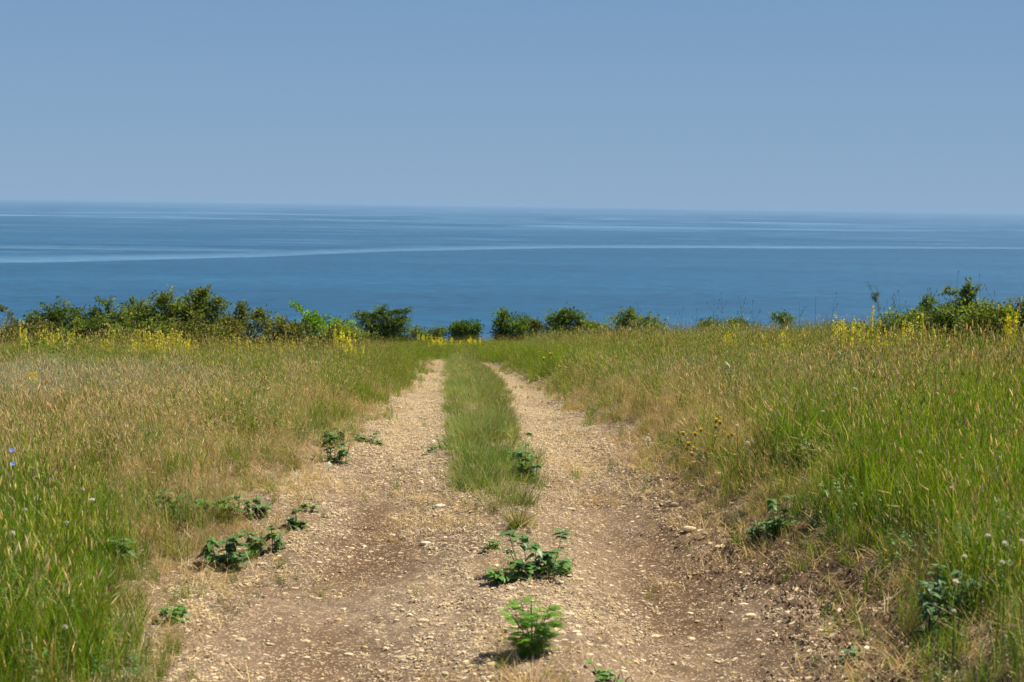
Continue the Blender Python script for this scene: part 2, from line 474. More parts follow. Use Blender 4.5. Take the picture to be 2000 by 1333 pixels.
def sheet(name, j0, j1, m, gravel):
    x, y, z = GX[:, j0:j1], GY[:, j0:j1], GZ[:, j0:j1]
    ny, nxx = x.shape
    me = bpy.data.meshes.new(name)
    co = np.stack([x, y, z], -1).reshape(-1, 3)
    i = np.arange(ny - 1)[:, None] * nxx + np.arange(nxx - 1)[None]
    q = np.stack([i, i + 1, i + nxx + 1, i + nxx], -1).reshape(-1, 4)
    me.vertices.add(len(co)); me.vertices.foreach_set('co', co.ravel())
    me.loops.add(q.size); me.loops.foreach_set('vertex_index', q.ravel().astype(np.int32))
    me.polygons.add(len(q)); me.polygons.foreach_set('loop_start', np.arange(0, q.size, 4, dtype=np.int32))
    a = me.attributes.new('gravel', 'FLOAT', 'POINT')
    g = gravel_amount(co[:, 0], co[:, 1]) if gravel else np.full(len(co), .03)
    a.data.foreach_set('value', g.astype(np.float32))
    a = me.attributes.new('earth', 'FLOAT', 'POINT')
    re_ = right_edge(co[:, 1]); ea = np.exp(-((co[:, 0] - re_ - .12) / .42) ** 2) * (1 - sstep(10, 15, co[:, 1])) * (.75 + 1.2 * fbm(co[:, 0] * 3, co[:, 1] * 2, 800, 3))
    ea = ea + .75 * np.clip(fbm(co[:, 0] * 1.3, co[:, 1] * .55, 820, 4) + .08, 0, 1) * (1 - sstep(12, 20, co[:, 1]))
    le_, sl_, sr_ = left_edge(co[:, 1]), strip_left(co[:, 1]), strip_right(co[:, 1])
    ea = ea + (.50 + 1.2 * fbm(co[:, 0] * 2, co[:, 1], 840, 3)) * (np.exp(-((co[:, 0] - (le_ + sl_) / 2 + .1) / .34) ** 2) + np.exp(-((co[:, 0] - (re_ + sr_) / 2 - .05) / .38) ** 2)) * (1 - sstep(10, 17, co[:, 1]))
    a.data.foreach_set('value', np.clip(ea, 0, 1).astype(np.float32))
    me.polygons.foreach_set('use_smooth', [True] * len(q))
    me.materials.append(m); me.update(calc_edges=True)
    return me
me = sheet('dirt_track', no_, no_ + nx, M_track, True)
o = bpy.data.objects.new('dirt_track', me); col.objects.link(o)
tag(o, 'pale gravelly dirt track with two wheel ruts running down to the sea', kind='structure')
for nm, a, b in (('meadow_ground', 0, no_ + 1), ('meadow_ground', no_ + nx - 1, GX.shape[1])):
    o = bpy.data.objects.new(nm, sheet(nm, a, b, M_meadow, False)); col.objects.link(o)
    tag(o, 'brown soil under the meadow grass %s of the track' % ('left' if a == 0 else 'right'), kind='structure')

# ------------------------------------------------------------------ sea
SEA_Z = -92.0
def sea_mat():
    m, n, l, out = new_mat('sea_water')
    geo = n.new('ShaderNodeNewGeometry')
    sep = n.new('ShaderNodeSeparateXYZ'); l.new(geo.outputs['Position'], sep.inputs[0])
    def mth(op, a, b=None, c=None):
        x = n.new('ShaderNodeMath'); x.operation = op
        for k, v in enumerate((a, b, c)):
            if v is None: continue
            if isinstance(v, (int, float)): x.inputs[k].default_value = v
            else: l.new(v, x.inputs[k])
        return x.outputs[0]
    def noise(sc, scale, detail=4, rough=.55, dist=0):
        mp = n.new('ShaderNodeMapping'); mp.inputs['Scale'].default_value = sc; l.new(geo.outputs['Position'], mp.inputs['Vector'])
        x = n.new('ShaderNodeTexNoise'); x.inputs['Scale'].default_value = scale; x.inputs['Detail'].default_value = detail
        x.inputs['Roughness'].default_value = rough; x.inputs['Distortion'].default_value = dist
        l.new(mp.outputs[0], x.inputs['Vector']); return x.outputs[0]
    X, Y = sep.outputs[0], sep.outputs[1]
    # distance (m) of the smooth slick band as it crosses the bay, by bearing x/y
    ratio = mth('DIVIDE', X, Y)
    cu = n.new('ShaderNodeFloatCurve')
    rr = mth('MULTIPLY_ADD', ratio, 1.0, .5)
    cv = cu.mapping.curves[0]
    pts = [(-.5, 2010), (-.36, 2040), (-.27, 2190), (-.18, 2400), (-.072, 2790), (.072, 3180), (.18, 3330), (.36, 3560), (.5, 3650)]
    pts = [(a + .5, b / 5000) for a, b in pts]
    cv.points[0].location = pts[0]; cv.points[1].location = pts[-1]
    for p_ in pts[1:-1]: cv.points.new(*p_)
    cu.mapping.update()
    l.new(rr, cu.inputs['Value'])
    wob = noise((1, 1, 1), .0016, 4, .6)
    line = mth('MULTIPLY', cu.outputs[0], 5000)
    d = mth('SUBTRACT', Y, line)
    d = mth('ADD', d, mth('MULTIPLY', mth('SUBTRACT', wob, .5), 150))
    lower = mth('SMOOTH_MIN', 1, 1, 0)
    def mr(v, a, b, c=0, e=1):
        x = n.new('ShaderNodeMapRange'); x.interpolation_type = 'SMOOTHSTEP'
        x.inputs['From Min'].default_value = a; x.inputs['From Max'].default_value = b
        x.inputs['To Min'].default_value = c; x.inputs['To Max'].default_value = e
        l.new(v, x.inputs['Value']); return x.outputs[0]
    band = mth('MULTIPLY', mr(d, -15, 18), mr(d, 60, 330, 1, 0))
    wob2 = noise((1, 1, 1), .0011, 4, .6)
    e2 = mth('ABSOLUTE', mth('SUBTRACT', Y, mth('MULTIPLY_ADD', wob2, 500, 2440)))
    band2 = mth('MULTIPLY', mr(e2, 25, 90, 1, 0), mr(ratio, -.20, -.10, 1, 0))
    band = mth('MAXIMUM', band, mth('MULTIPLY', band2, .8))
    beyond = mr(d, 0, 350)
    st = noise((.25, 1, 1), .0060, 7, .70, .7)       # long wind lanes parallel to the shore
    st2 = noise((.42, 1, 1), .0013, 7, .72, .8)
    lanes = mr(st, .50, .66)
    lanes2 = mr(st2, .50, .60)
    far = mr(Y, 3800, 7500)
    lanes_all = mth('MAXIMUM', mth('MULTIPLY', lanes, mth('MULTIPLY_ADD', beyond, .38, .06)), mth('MULTIPLY', lanes2, mth('MULTIPLY_ADD', far, .9, .05)))
    slick = mth('MAXIMUM', mth('MULTIPLY', band, .62), lanes_all)
    soft = mth('MULTIPLY', mr(noise((.3, 1, 1), .004, 4), .3, .7, .9, 1.12), mr(noise((.6, 1, 1), .07, 5, .8), .3, .7, .68, 1.36))
    mix = n.new('ShaderNodeMix'); mix.data_type = 'RGBA'
    mix.inputs[6].default_value = (.010, .070, .140, 1); mix.inputs[7].default_value = (.105, .225, .34, 1)
    l.new(slick, mix.inputs[0])
    mm = n.new('ShaderNodeMix'); mm.data_type = 'RGBA'; mm.blend_type = 'MULTIPLY'; mm.inputs[0].default_value = 1
    cb = n.new('ShaderNodeCombineColor')
    for k in range(3): l.new(soft, cb.inputs[k])
    l.new(mix.outputs[2], mm.inputs[6]); l.new(cb.outputs[0], mm.inputs[7])
    p = n.new('ShaderNodeBsdfPrincipled')
    p.inputs['IOR'].default_value = 1.33; p.inputs['Roughness'].default_value = .45; p.inputs['Specular IOR Level'].default_value = .35
    l.new(mm.outputs[2], p.inputs['Base Color'])
    w1 = noise((.5, 1, 1), .25, 6, .65)
    b = n.new('ShaderNodeBump'); b.inputs['Strength'].default_value = .5; b.inputs['Distance'].default_value = 1.2
    l.new(w1, b.inputs['Height']); l.new(b.outputs[0], p.inputs['Normal'])
    l.new(p.outputs[0], out.inputs['Surface'])
    return m
mb = MB()
sx = [-50000, -20000, -5000, 0, 5000, 20000, 50000]; sy = [-50000, -20000, -4000, 300, 4000, 20000, 50000]
mb.v = [(a, b, SEA_Z) for b in sy for a in sx]
mb.c = [(1, 1, 1)] * len(mb.v)
mb.f = [(j * 7 + i, j * 7 + i + 1, j * 7 + i + 8, j * 7 + i + 7) for j in range(6) for i in range(6)]
sea = mb.obj('sea', sea_mat(), smooth=False)
tag(sea, 'calm blue sea with pale current lines reaching the hazy horizon', kind='structure')

# haze: one even volume round camera and scene
m, n, l, out = new_mat('sea_haze')
pv = n.new('ShaderNodeVolumePrincipled')
pv.inputs['Color'].default_value = (.37, .52, .68, 1)
pv.inputs['Density'].default_value = 0.000042
pv.inputs['Anisotropy'].default_value = 0.0
l.new(pv.outputs[0], out.inputs['Volume'])
mb = MB()
H0, H1, HS = -100.0, 9.0, 51000.0
mb.add([(-HS, -HS, H0), (HS, -HS, H0), (HS, HS, H0), (-HS, HS, H0), (-HS, -HS, H1), (HS, -HS, H1), (HS, HS, H1), (-HS, HS, H1)],
       [(0, 3, 2, 1), (4, 5, 6, 7), (0, 1, 5, 4), (1, 2, 6, 5), (2, 3, 7, 6), (3, 0, 4, 7)], (1, 1, 1))
haze = mb.obj('haze', m, smooth=False)
tag(haze, kind='stuff')

# ------------------------------------------------------------------ scatter (uncountable ground cover only)
def scatter(name, P, rot, scl, sources, label):
    """P (n,3), rot (n,3) euler, scl (n,): one object of kind stuff"""
    n_ = len(P)
    me = bpy.data.meshes.new(name)
    me.vertices.add(n_); me.vertices.foreach_set('co', np.asarray(P, np.float32).ravel())
    for nm, ty, fld, arr in (('rot', 'FLOAT_VECTOR', 'vector', rot), ('scl', 'FLOAT', 'value', scl)):
        a = me.attributes.new(nm, ty, 'POINT'); a.data.foreach_set(fld, np.asarray(arr, np.float32).ravel())
    a = me.attributes.new('idx', 'INT', 'POINT'); a.data.foreach_set('value', rng.integers(0, len(sources), n_).astype(np.int32))
    o = bpy.data.objects.new(name, me); col.objects.link(o)
    g = bpy.data.node_groups.new(name, 'GeometryNodeTree')
    g.interface.new_socket('Geometry', in_out='INPUT', socket_type='NodeSocketGeometry')
    g.interface.new_socket('Geometry', in_out='OUTPUT', socket_type='NodeSocketGeometry')
    N = g.nodes; L = g.links
    gi = N.new('NodeGroupInput'); go = N.new('NodeGroupOutput')
    jn = N.new('GeometryNodeJoinGeometry')
    for s in sources:
        oi = N.new('GeometryNodeObjectInfo'); oi.inputs['Object'].default_value = s
        ti = N.new('GeometryNodeGeometryToInstance')
        L.new(oi.outputs['Geometry'], ti.inputs[0]); L.new(ti.outputs[0], jn.inputs[0])
    ip = N.new('GeometryNodeInstanceOnPoints'); ip.inputs['Pick Instance'].default_value = True
    def na(nm, ty):
        x = N.new('GeometryNodeInputNamedAttribute'); x.data_type = ty; x.inputs['Name'].default_value = nm
        return x.outputs['Attribute']
    er = N.new('FunctionNodeEulerToRotation'); L.new(na('rot', 'FLOAT_VECTOR'), er.inputs[0])
    L.new(gi.outputs[0], ip.inputs['Points']); L.new(jn.outputs[0], ip.inputs['Instance'])
    L.new(na('idx', 'INT'), ip.inputs['Instance Index']); L.new(er.outputs[0], ip.inputs['Rotation'])
    L.new(na('scl', 'FLOAT'), ip.inputs['Scale']); L.new(ip.outputs[0], go.inputs[0])
    md = o.modifiers.new('scatter', 'NODES'); md.node_group = g
    tag(o, label, kind='stuff')
    return o

U = random.uniform
def cmix(a, b, t): return tuple(a[k] * (1 - t) + b[k] * t for k in range(3))
def cvar(c, v=.2):
    f = U(1 - v, 1 + v); g = U(-.06, .06)
    return (c[0] * f * (1 + g), c[1] * f, c[2] * f * (1 - g))

GREEN = (.165, .265, .008); GREEN_D = (.080, .155, .016); YGREEN = (.32, .40, .014); STRAW = (.74, .54, .26); TAN = (.60, .40, .19); OLIVE = (.26, .29, .065)
BROWN = (.26, .17, .085); PALE = (.70, .58, .36); SILVER = (.36, .38, .27)

def tuft_tall(kind):
    mb = MB()
    r = .13
    if kind == 'green':
        for i in range(46):
            a, q = U(0, 6.28), r * math.sqrt(U(0, 1))
            c = cvar(random.choice([GREEN, GREEN, YGREEN, GREEN_D]))
            if U(0, 1) < .07: c = cvar(STRAW)
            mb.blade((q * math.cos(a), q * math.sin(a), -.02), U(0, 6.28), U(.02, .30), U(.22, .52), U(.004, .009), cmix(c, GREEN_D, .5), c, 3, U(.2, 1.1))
        for i in range(3):
            a, q = U(0, 6.28), r * math.sqrt(U(0, 1))
            c = cvar(random.choice([YGREEN, GREEN, OLIVE]))
            p, d = mb.blade((q * math.cos(a), q * math.sin(a), 0), U(0, 6.28), U(0, .15), U(.40, .60), .003, c, c, 3, U(.05, .3))
            mb.spindle(p - d * .01, d, U(.03, .06), .004, cvar(cmix(STRAW, YGREEN, U(0, 1))), 3)
    elif kind == 'barley':     # ripening wall barley, bristly heads leaning over
        for i in range(26):
            a, q = U(0, 6.28), r * math.sqrt(U(0, 1))
            c = cvar(random.choice([TAN, TAN, OLIVE, STRAW, GREEN, (.52, .34, .18), OLIVE]))
            mb.blade((q * math.cos(a), q * math.sin(a), -.02), U(0, 6.28), U(.02, .5), U(.12, .28), U(.004, .007), c, cvar(c), 3, U(.2, 1.3))
        for i in range(12):
            a, q = U(0, 6.28), r * math.sqrt(U(0, 1))
            c = cvar(random.choice([TAN, OLIVE, STRAW]))
            az = random.gauss(math.pi, 1.1)
            p, d = mb.blade((q * math.cos(a), q * math.sin(a), 0), az, U(.02, .3), U(.18, .36), .0035, c, c, 3, U(.2, 1.3))
            hc = cvar(random.choice([STRAW, (.55, .46, .21), (.52, .38, .23), OLIVE, (.42, .41, .16)]))
            L = U(.045, .075)
            mb.spindle(p - d * .01, d, L, .0042, hc, 4)
            for k in range(6):
                t = Vector(d) + Vector((U(-.35, .35), U(-.35, .35), U(-.2, .3)))
                t.normalize(); b0 = Vector(p) + Vector(d) * L * U(.2, .9)
                s_ = Vector((U(-1, 1), U(-1, 1), U(-1, 1))).normalized() * .0015
                e = b0 + t * U(.03, .055)
                mb.add([tuple(b0 - s_), tuple(b0 + s_), tuple(e)], [(0, 1, 2)], hc)
    elif kind == 'straw':      # dry bleached grass
        for i in range(40):
            a, q = U(0, 6.28), r * math.sqrt(U(0, 1))
            c = cvar(random.choice([STRAW, TAN, STRAW, PALE, TAN, OLIVE]))
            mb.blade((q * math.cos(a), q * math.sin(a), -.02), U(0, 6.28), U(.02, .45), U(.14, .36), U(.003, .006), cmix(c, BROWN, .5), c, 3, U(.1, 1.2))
        for i in range(9):
            a, q = U(0, 6.28), r * math.sqrt(U(0, 1))
            c = cvar(random.choice([STRAW, TAN, OLIVE]))
            p, d = mb.blade((q * math.cos(a), q * math.sin(a), 0), U(0, 6.28), U(0, .2), U(.3, .46), .003, c, c, 3, U(.05, .45))
            mb.spindle(p - d * .01, d, U(.04, .08), .0032, cvar(random.choice([STRAW, (.46, .33, .20), PALE])), 4)
    elif kind == 'short':      # fine low grass of the middle strip
        for i in range(70):
            a, q = U(0, 6.28), .09 * math.sqrt(U(0, 1))
            c = cvar(random.choice([(.20, .31, .05), (.16, .27, .04), (.27, .33, .08), (.24, .33, .07), (.15, .25, .05), (.50, .40, .20), (.36, .32, .14)]))
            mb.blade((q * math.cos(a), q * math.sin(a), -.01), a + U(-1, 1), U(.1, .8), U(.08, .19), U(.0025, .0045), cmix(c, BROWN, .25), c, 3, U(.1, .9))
        for i in range(random.choice([0, 1])):
            c = cvar(cmix(STRAW, OLIVE, .5))
            p, d = mb.blade((U(-.06, .06), U(-.06, .06), 0), U(0, 6.28), U(.1, .5), U(.14, .24), .0025, c, c, 3, U(.1, .5))
            mb.spindle(p, d, .035, .003, c, 3)
    elif kind == 'thatch':     # flattened dead stems near the ground
        for i in range(26):
            a, q = U(0, 6.28), .14 * math.sqrt(U(0, 1))
            c = cvar(random.choice([STRAW, TAN, BROWN, PALE]))
            mb.blade((q * math.cos(a), q * math.sin(a), U(0, .02)), U(0, 6.28), U(.7, 1.45), U(.07, .20), U(.002, .005), c, c, 3, U(-.2, .5))
    elif kind == 'silver':
        for i in range(14):
            a, q = U(0, 6.28), .10 * math.sqrt(U(0, 1))
            c = cvar(SILVER)
            p = Vector((q * math.cos(a), q * math.sin(a), 0)); az = U(0, 6.28)
            p2, d = mb.blade(tuple(p), az, U(.02, .35), U(.22, .38), .003, c, c, 3, .2)
            for k in range(12):
                t = U(.2, 1); b0 = p.lerp(Vector(p2), t)
                mb.blade(tuple(b0), U(0, 6.28), U(.3, 1.1), U(.02, .045), .005, c, cvar(c), 2, .3)
    elif kind == 'forb':       # leafy stems among the grass
        for i in range(7):
            a, q = U(0, 6.28), .10 * math.sqrt(U(0, 1))
            c = cvar(random.choice([(.075, .155, .022), (.11, .20, .035), (.06, .12, .02)]))
            p = Vector((q * math.cos(a), q * math.sin(a), 0))
            p2, d = mb.blade(tuple(p), U(0, 6.28), U(.02, .3), U(.16, .34), .004, c, c, 3, .3)
            for k in range(13):
                t = U(.15, 1); b0 = p.lerp(Vector(p2), t); az = U(0, 6.28)
                dd = Vector((math.cos(az), math.sin(az), U(-.1, .8)))
                mb.leaf(b0, dd, (0, 0, 1), U(.02, .045), U(.010, .020), cvar(c))
    elif kind == 'clover':     # low ground leaves
        for i in range(34):
            a, q = U(0, 6.28), .12 * math.sqrt(U(0, 1)); az = U(0, 6.28)
            c = cvar(random.choice([(.08, .15, .03), (.12, .19, .04), OLIVE]))
            mb.leaf((q * math.cos(a), q * math.sin(a), U(.01, .07)), (math.cos(az), math.sin(az), U(0, .6)), (0, 0, 1), U(.018, .035), U(.010, .018), c)
    return mb

def sources(kind, k, m):
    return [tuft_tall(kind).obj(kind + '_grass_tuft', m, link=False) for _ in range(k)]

# region weights, given as samples of the photograph: pixel -> (green, barley, straw, silver, forb, height scale)
SAMPLES = [
    (40, 1290, .75, .10, .10, 0, .5, 1.0), (180, 1250, .55, .25, .2, 0, .5, .9), (270, 1200, .20, .5, .3, 0, .4, .8), (60, 1120, .75, .15, .1, 0, .3, 1.0),
    (60, 1000, .45, .25, .3, 0, .2, .9), (200, 1000, .25, .35, .45, 0, .1, .8), (330, 980, .10, .4, .5, 0, .3, .65), (420, 900, .08, .5, .45, 0, .1, .75),
    (100, 880, .10, .40, .5, 0, .1, .85), (250, 830, .08, .45, .5, 0, .05, .85), (60, 760, .05, .15, .35, .7, 0, .8), (200, 755, .05, .25, .4, .5, 0, .8),
    (330, 770, .10, .25, .6, .2, 0, .85), (500, 800, .10, .55, .4, 0, .05, .85), (640, 830, .15, .6, .3, 0, .2, .75), (720, 760, .30, .5, .2, 0, .2, .8),
    (780, 715, .35, .4, .15, 0, .3, .9), (600, 725, .40, .3, .35, 0, .05, .9), (350, 715, .75, .1, .2, 0, .05, .95), (100, 710, .85, .05, .1, 0, .1, .95),
    (30, 690, .9, .05, .02, 0, .2, 1.0), (300, 690, .9, 0, .02, 0, .1, 1.0), (550, 690, .85, .1, .1, 0, .1, 1.0), (760, 680, .7, .2, .1, 0, .2, .9), (870, 680, .55, .2, .1, 0, .3, .65),
    (950, 672, .6, .15, .2, 0, .2, .6), (1050, 690, .8, .1, .05, 0, .3, 1.0), (1040, 715, .6, .3, .1, 0, .5, .9), (1150, 680, .9, .03, .03, 0, .1, 1.05),
    (1110, 745, .2, .5, .35, 0, .1, .85), (1250, 720, .7, .2, .25, 0, .05, 1.0), (1200, 790, .10, .55, .45, 0, .05, .85), (1350, 770, .2, .3, .6, 0, .03, .9),
    (1500, 680, .8, .05, .15, 0, .05, 1.0), (1700, 690, .65, .05, .35, 0, .05, 1.05), (1900, 690, .75, .05, .25, 0, .1, 1.1), (1480, 745, .15, .1, .7, .45, 0, .9),
    (1600, 780, .2, .2, .7, .05, .05, .95), (1750, 800, .45, .1, .5, 0, .05, 1.0), (1900, 800, .7, .05, .3, 0, .05, 1.05), (1300, 830, .05, .4, .65, 0, .05, .85), (1400, 800, .05, .3, .8, 0, .02, .9), (1650, 840, .2, .2, .7, 0, .03, .95), (1560, 740, .12, .1, .8, .1, 0, .9),
    (1450, 850, .15, .5, .45, 0, .1, .9), (1600, 880, .4, .35, .3, 0, .1, 1.0), (1800, 900, .75, .1, .2, 0, .1, 1.05), (1950, 900, .85, 0, .1, 0, .1, 1.1),
    (1400, 930, .12, .6, .35, 0, .1, .8), (1550, 980, .3, .45, .2, 0, .3, .9), (1700, 1000, .6, .2, .15, 0, .3, 1.0), (1900, 1020, .8, .05, .12, 0, .2, 1.05),
    (1560, 1080, .2, .35, .4, 0, .4, .7), (1700, 1120, .5, .2, .3, 0, .5, .85), (1900, 1150, .65, .05, .25, 0, .5, 1.0), (1760, 1230, .35, .2, .4, 0, .5, .7), (1950, 1280, .6, .1, .25, 0, .5, .9)]
_S = []
for s in SAMPLES:
    x_, y_ = hit(s[0], s[1] + 12, hfun)
    _S.append((x_ / y_ * 9, math.log(y_) * 6) + s[2:])
_S = np.array(_S)
def weights(x, y):
    a = x / y * 9 + .55 * fbm(x * .8, y * .45, 200, 3); b = np.log(y) * 6 + .6 * fbm(x * .7, y * .4, 210, 3)
    out_ = np.zeros((len(x), 6)); tot = np.zeros(len(x))
    for s in _S:
        w = 1 / (.02 + ((a - s[0]) ** 2 + (b - s[1]) ** 2)) ** 2.6
        out_ += w[:, None] * s[2:][None]; tot += w
    return out_ / tot[:, None]

def region_points(density, y0=4.6, y1=63.0):
    """points over the seen wedge (with a margin for other viewpoints); density(y) per square metre"""
    P = []
    yy = y0
    while yy < y1:
        dy = max(.25, yy * .03)
        w0 = -.40 * yy - 2.2; w1 = .40 * yy + 2.2
        n_ = int(density(yy) * dy * (w1 - w0))
        P.append(np.stack([rng.uniform(w0, w1, n_), rng.uniform(yy, yy + dy, n_)], 1))
        yy += dy
    P = np.concatenate(P)
    return P[:, 0], P[:, 1]

THIN = [hit(a_, b_, hfun) + (c_,) for a_, b_, c_ in ((350, 1110, .5), (430, 1125, .42), (520, 1070, .35), (350, 1180, .26), (560, 985, .25), (1000, 1120, .12), (600, 1000, .16), (1560, 1110, .3), (1650, 1180, .3), (1760, 1290, .3))]
def meadow_mask(x, y, ragged=.22):
    le, re = left_edge(y), right_edge(y)
    e = ragged * 2 * fbm(x * 1.6, y * .9, 300, 3)
    out_ = np.maximum(le - x, x - re) + e
    ended = sstep(TRACK_END - .3, TRACK_END + 1.2, y)
    for (qx, qy, r0) in THIN:
        out_ = np.maximum(out_, -.14 + .26 * np.exp(-(((x - qx) / r0) ** 2 + ((y - qy) / (r0 * 2.2)) ** 2)) + e * .5)
    return np.maximum(sstep(-.18, .25, out_), ended)

x, y = region_points(lambda d: 115 if d < 12 else (90 if d < 25 else 52))
mk = meadow_mask(x, y)
keep = rng.random(len(x)) < mk
x, y = x[keep], y[keep]; mk = mk[keep]
W = weights(x, y)
Wk = W[:, :5].copy() ** 1.5; Wk[:, 4] *= .35 + .5 * (1 - sstep(10, 16, y))
patch = fbm(x * 1.1, y * .8, 330, 3)
Wk[:, 0] *= 1.5 * np.exp(1.6 * patch); Wk[:, 2] *= np.exp(-1.6 * patch); Wk[:, 1] *= .8 * np.exp(2.0 * fbm(x * 1.3, y * 1.0, 350, 3))
Wk[:, 0] *= (1 + 5.5 * sstep(19, 30, y)) * (1 + 1.2 * (x > right_edge(y) + .8))
Wk[:, 1] *= 1 - .80 * sstep(20, 30, y)
Wk[:, 2] *= 1 - .70 * sstep(24, 34, y)
Wk += .065 * (1 - .6 * sstep(20, 32, y))[:, None] * Wk.sum(1, keepdims=True) * np.array([.6, .8, 1.0, 0, .6])
Wk /= Wk.sum(1, keepdims=True)
cum = np.cumsum(Wk, 1); u = rng.random(len(x))[:, None]
kind = (u > cum).sum(1).clip(0, 4)
hs_ = W[:, 5] * (.55 + .45 * np.clip(mk, 0, 1)) * (1 + .35 * fbm(x * 1.5, y * 1.5, 360, 3)) * rng.uniform(.55, 1.25, len(x))
hs_ = hs_ * (.86 - .24 * sstep(14, 40, y)) * (1 - .22 * sstep(30, 44, y) * (x < -2))
hs_ = hs_ * np.where(kind == 0, 1.12, .95)
edge_d = np.maximum(left_edge(y) - x, x - right_edge(y))
hs_ = hs_ * np.where(y < TRACK_END, .38 + .16 * sstep(9, 12, y) + (.62 - .16 * sstep(9, 12, y)) * sstep(-.15, .8, edge_d), 1)
Z = height(x, y)
names = [('green_grass', 'green', M_grass, 'tall green meadow grass with slender stems'),
         ('barley_grass', 'barley', M_dry, 'ripening olive and tan barley grass with bristly heads along the track'),
         ('dry_grass', 'straw', M_dry, 'bleached straw coloured dry meadow grass'),
         ('silver_grass', 'silver', M_dry, 'silvery grey herbs in pale patches of the meadow'),
         ('leafy_undergrowth', 'forb', M_leaf, 'low leafy green weeds mixed into the grass')]
for k, (nm, kd, mt, lb) in enumerate(names):
    s = kind == k
    if s.sum() == 0: continue
    n_ = int(s.sum())
    rot = np.stack([rng.normal(0, .10, n_), rng.normal(0, .10, n_) - .03, rng.uniform(0, 6.28, n_) if kd != 'barley' else rng.normal(0, .5, n_)], 1)
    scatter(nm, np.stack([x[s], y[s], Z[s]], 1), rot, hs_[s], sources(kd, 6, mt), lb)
print('tufts', len(x))

def herb_src():
    mb = MB()
    for i in range(4):
        p = Vector((U(-.1, .1), U(-.1, .1), 0)); c = cvar(random.choice([GREEN, OLIVE, YGREEN, (.13, .20, .05)])); h = U(.45, .85)
        e = p + Vector((U(-.1, .1), U(-.1, .1), h)); mb.tube([p, p.lerp(e, .5) + Vector((U(-.02, .02), 0, 0)), e], [.004, .003, .002], c, 3)
        for q in range(9):
            t = U(.1, .9); az = U(0, 6.28); mb.leaf(p.lerp(e, t), (math.cos(az), math.sin(az), U(.3, 1.4)), (0, 0, 1), U(.05, .13), U(.010, .022), cvar(c))
        for q in range(3):
            b0 = p.lerp(e, U(.6, .9)); e2 = b0 + Vector((U(-.08, .08), U(-.08, .08), U(.08, .2))); mb.tube([b0, e2], [.002, .0015], c, 3)
            mb.spindle(e2, (0, 0, 1), .03, .008, cvar(random.choice([OLIVE, TAN, YGREEN])), 4)
    return mb.obj('tall_herb', M_leaf, link=False)
x, y = region_points(lambda d: 1.2 if d < 30 else (3.2 if d < 42 else 6.5), 9)
far_ok = (meadow_mask(x, y) > .8) & (np.maximum(left_edge(y) - x, x - right_edge(y)) > np.where(y < TRACK_END + 2, .9, .4 + 0 * y)) & (rng.random(len(x)) < .35 + 1.6 * fbm(x * .6, y * .4, 700, 3)) & ~((np.abs(x + .035 * y + .2) < 2.5) & (y > TRACK_END))
x, y = x[far_ok], y[far_ok]; n_ = len(x)
scatter('tall_herbs', np.stack([x, y, height(x, y)], 1), np.stack([rng.normal(0, .08, n_), rng.normal(0, .08, n_), rng.uniform(0, 6.28, n_)], 1), rng.uniform(.45, .95, n_) * np.where(x < -3, .72, 1.0),
        [herb_src() for _ in range(7)], 'taller leafy stems rising out of the meadow grass')

# thatch and low leaves over the ground of the meadow edges
x, y = region_points(lambda d: 60 if d < 14 else 18, 4.8, 40)
mk = meadow_mask(x + .0, y, .35)
keep = rng.random(len(x)) < np.clip(mk * 1.0 + .10 * (fbm(x * 2, y * 2, 400, 2) > .05) * (np.maximum(left_edge(y) - x, x - right_edge(y)) > -.25), 0, 1) * .9
x, y = x[keep], y[keep]; n_ = len(x)
scatter('dead_grass', np.stack([x, y, height(x, y)], 1), np.stack([rng.normal(0, .1, n_), rng.normal(0, .1, n_), rng.uniform(0, 6.28, n_)], 1),
        rng.uniform(.6, 1.2, n_), sources('thatch', 5, M_dry), 'flattened dead grass stems over the soil')

# middle strip
x = rng.uniform(-2.2, 2.2, 60000); y = rng.uniform(STRIP_START - .8, TRACK_END + 5, 60000)
sl, sr = strip_left(y), strip_right(y)
e = .07 * fbm(x * 5, y * 2.5, 500, 3) * 2
ins = np.minimum(x - sl, sr - x) - .05 + e * 1.3
start = sstep(STRIP_START - .5, STRIP_START + .6, y + .9 * fbm(x * 4, y * 2, 510, 2))
keep = (rng.random(len(x)) < sstep(-.05, .1, ins) * start * (.55 + 2.2 * fbm(x * 2.6, y * 1.5, 520, 3)))
x, y = x[keep], y[keep]; n_ = len(x)
cx = np.exp(-(((x - (sl[keep] + sr[keep]) / 2) / .40) ** 2))
keep2 = rng.random(n_) < .30
x, y, cx = x[keep2], y[keep2], cx[keep2]; n_ = len(x)
print('strip', n_)
scatter('track_grass', np.stack([x, y, height(x, y)], 1), np.stack([rng.normal(0, .15, n_), rng.normal(0, .15, n_), rng.uniform(0, 6.28, n_)], 1),
        rng.uniform(.40, 1.35, n_) * (.6 + .6 * cx), sources('short', 7, M_grass), 'fine low green grass on the strip between the two ruts')
s = rng.random(n_) < .16
scatter('track_weeds', np.stack([x[s], y[s], height(x[s], y[s])], 1), np.stack([rng.normal(0, .1, s.sum()), rng.normal(0, .1, s.sum()), rng.uniform(0, 6.28, s.sum())], 1),
        rng.uniform(.5, 1.0, int(s.sum())), sources('clover', 4, M_leaf), 'small flat-leaved weeds in the middle strip')

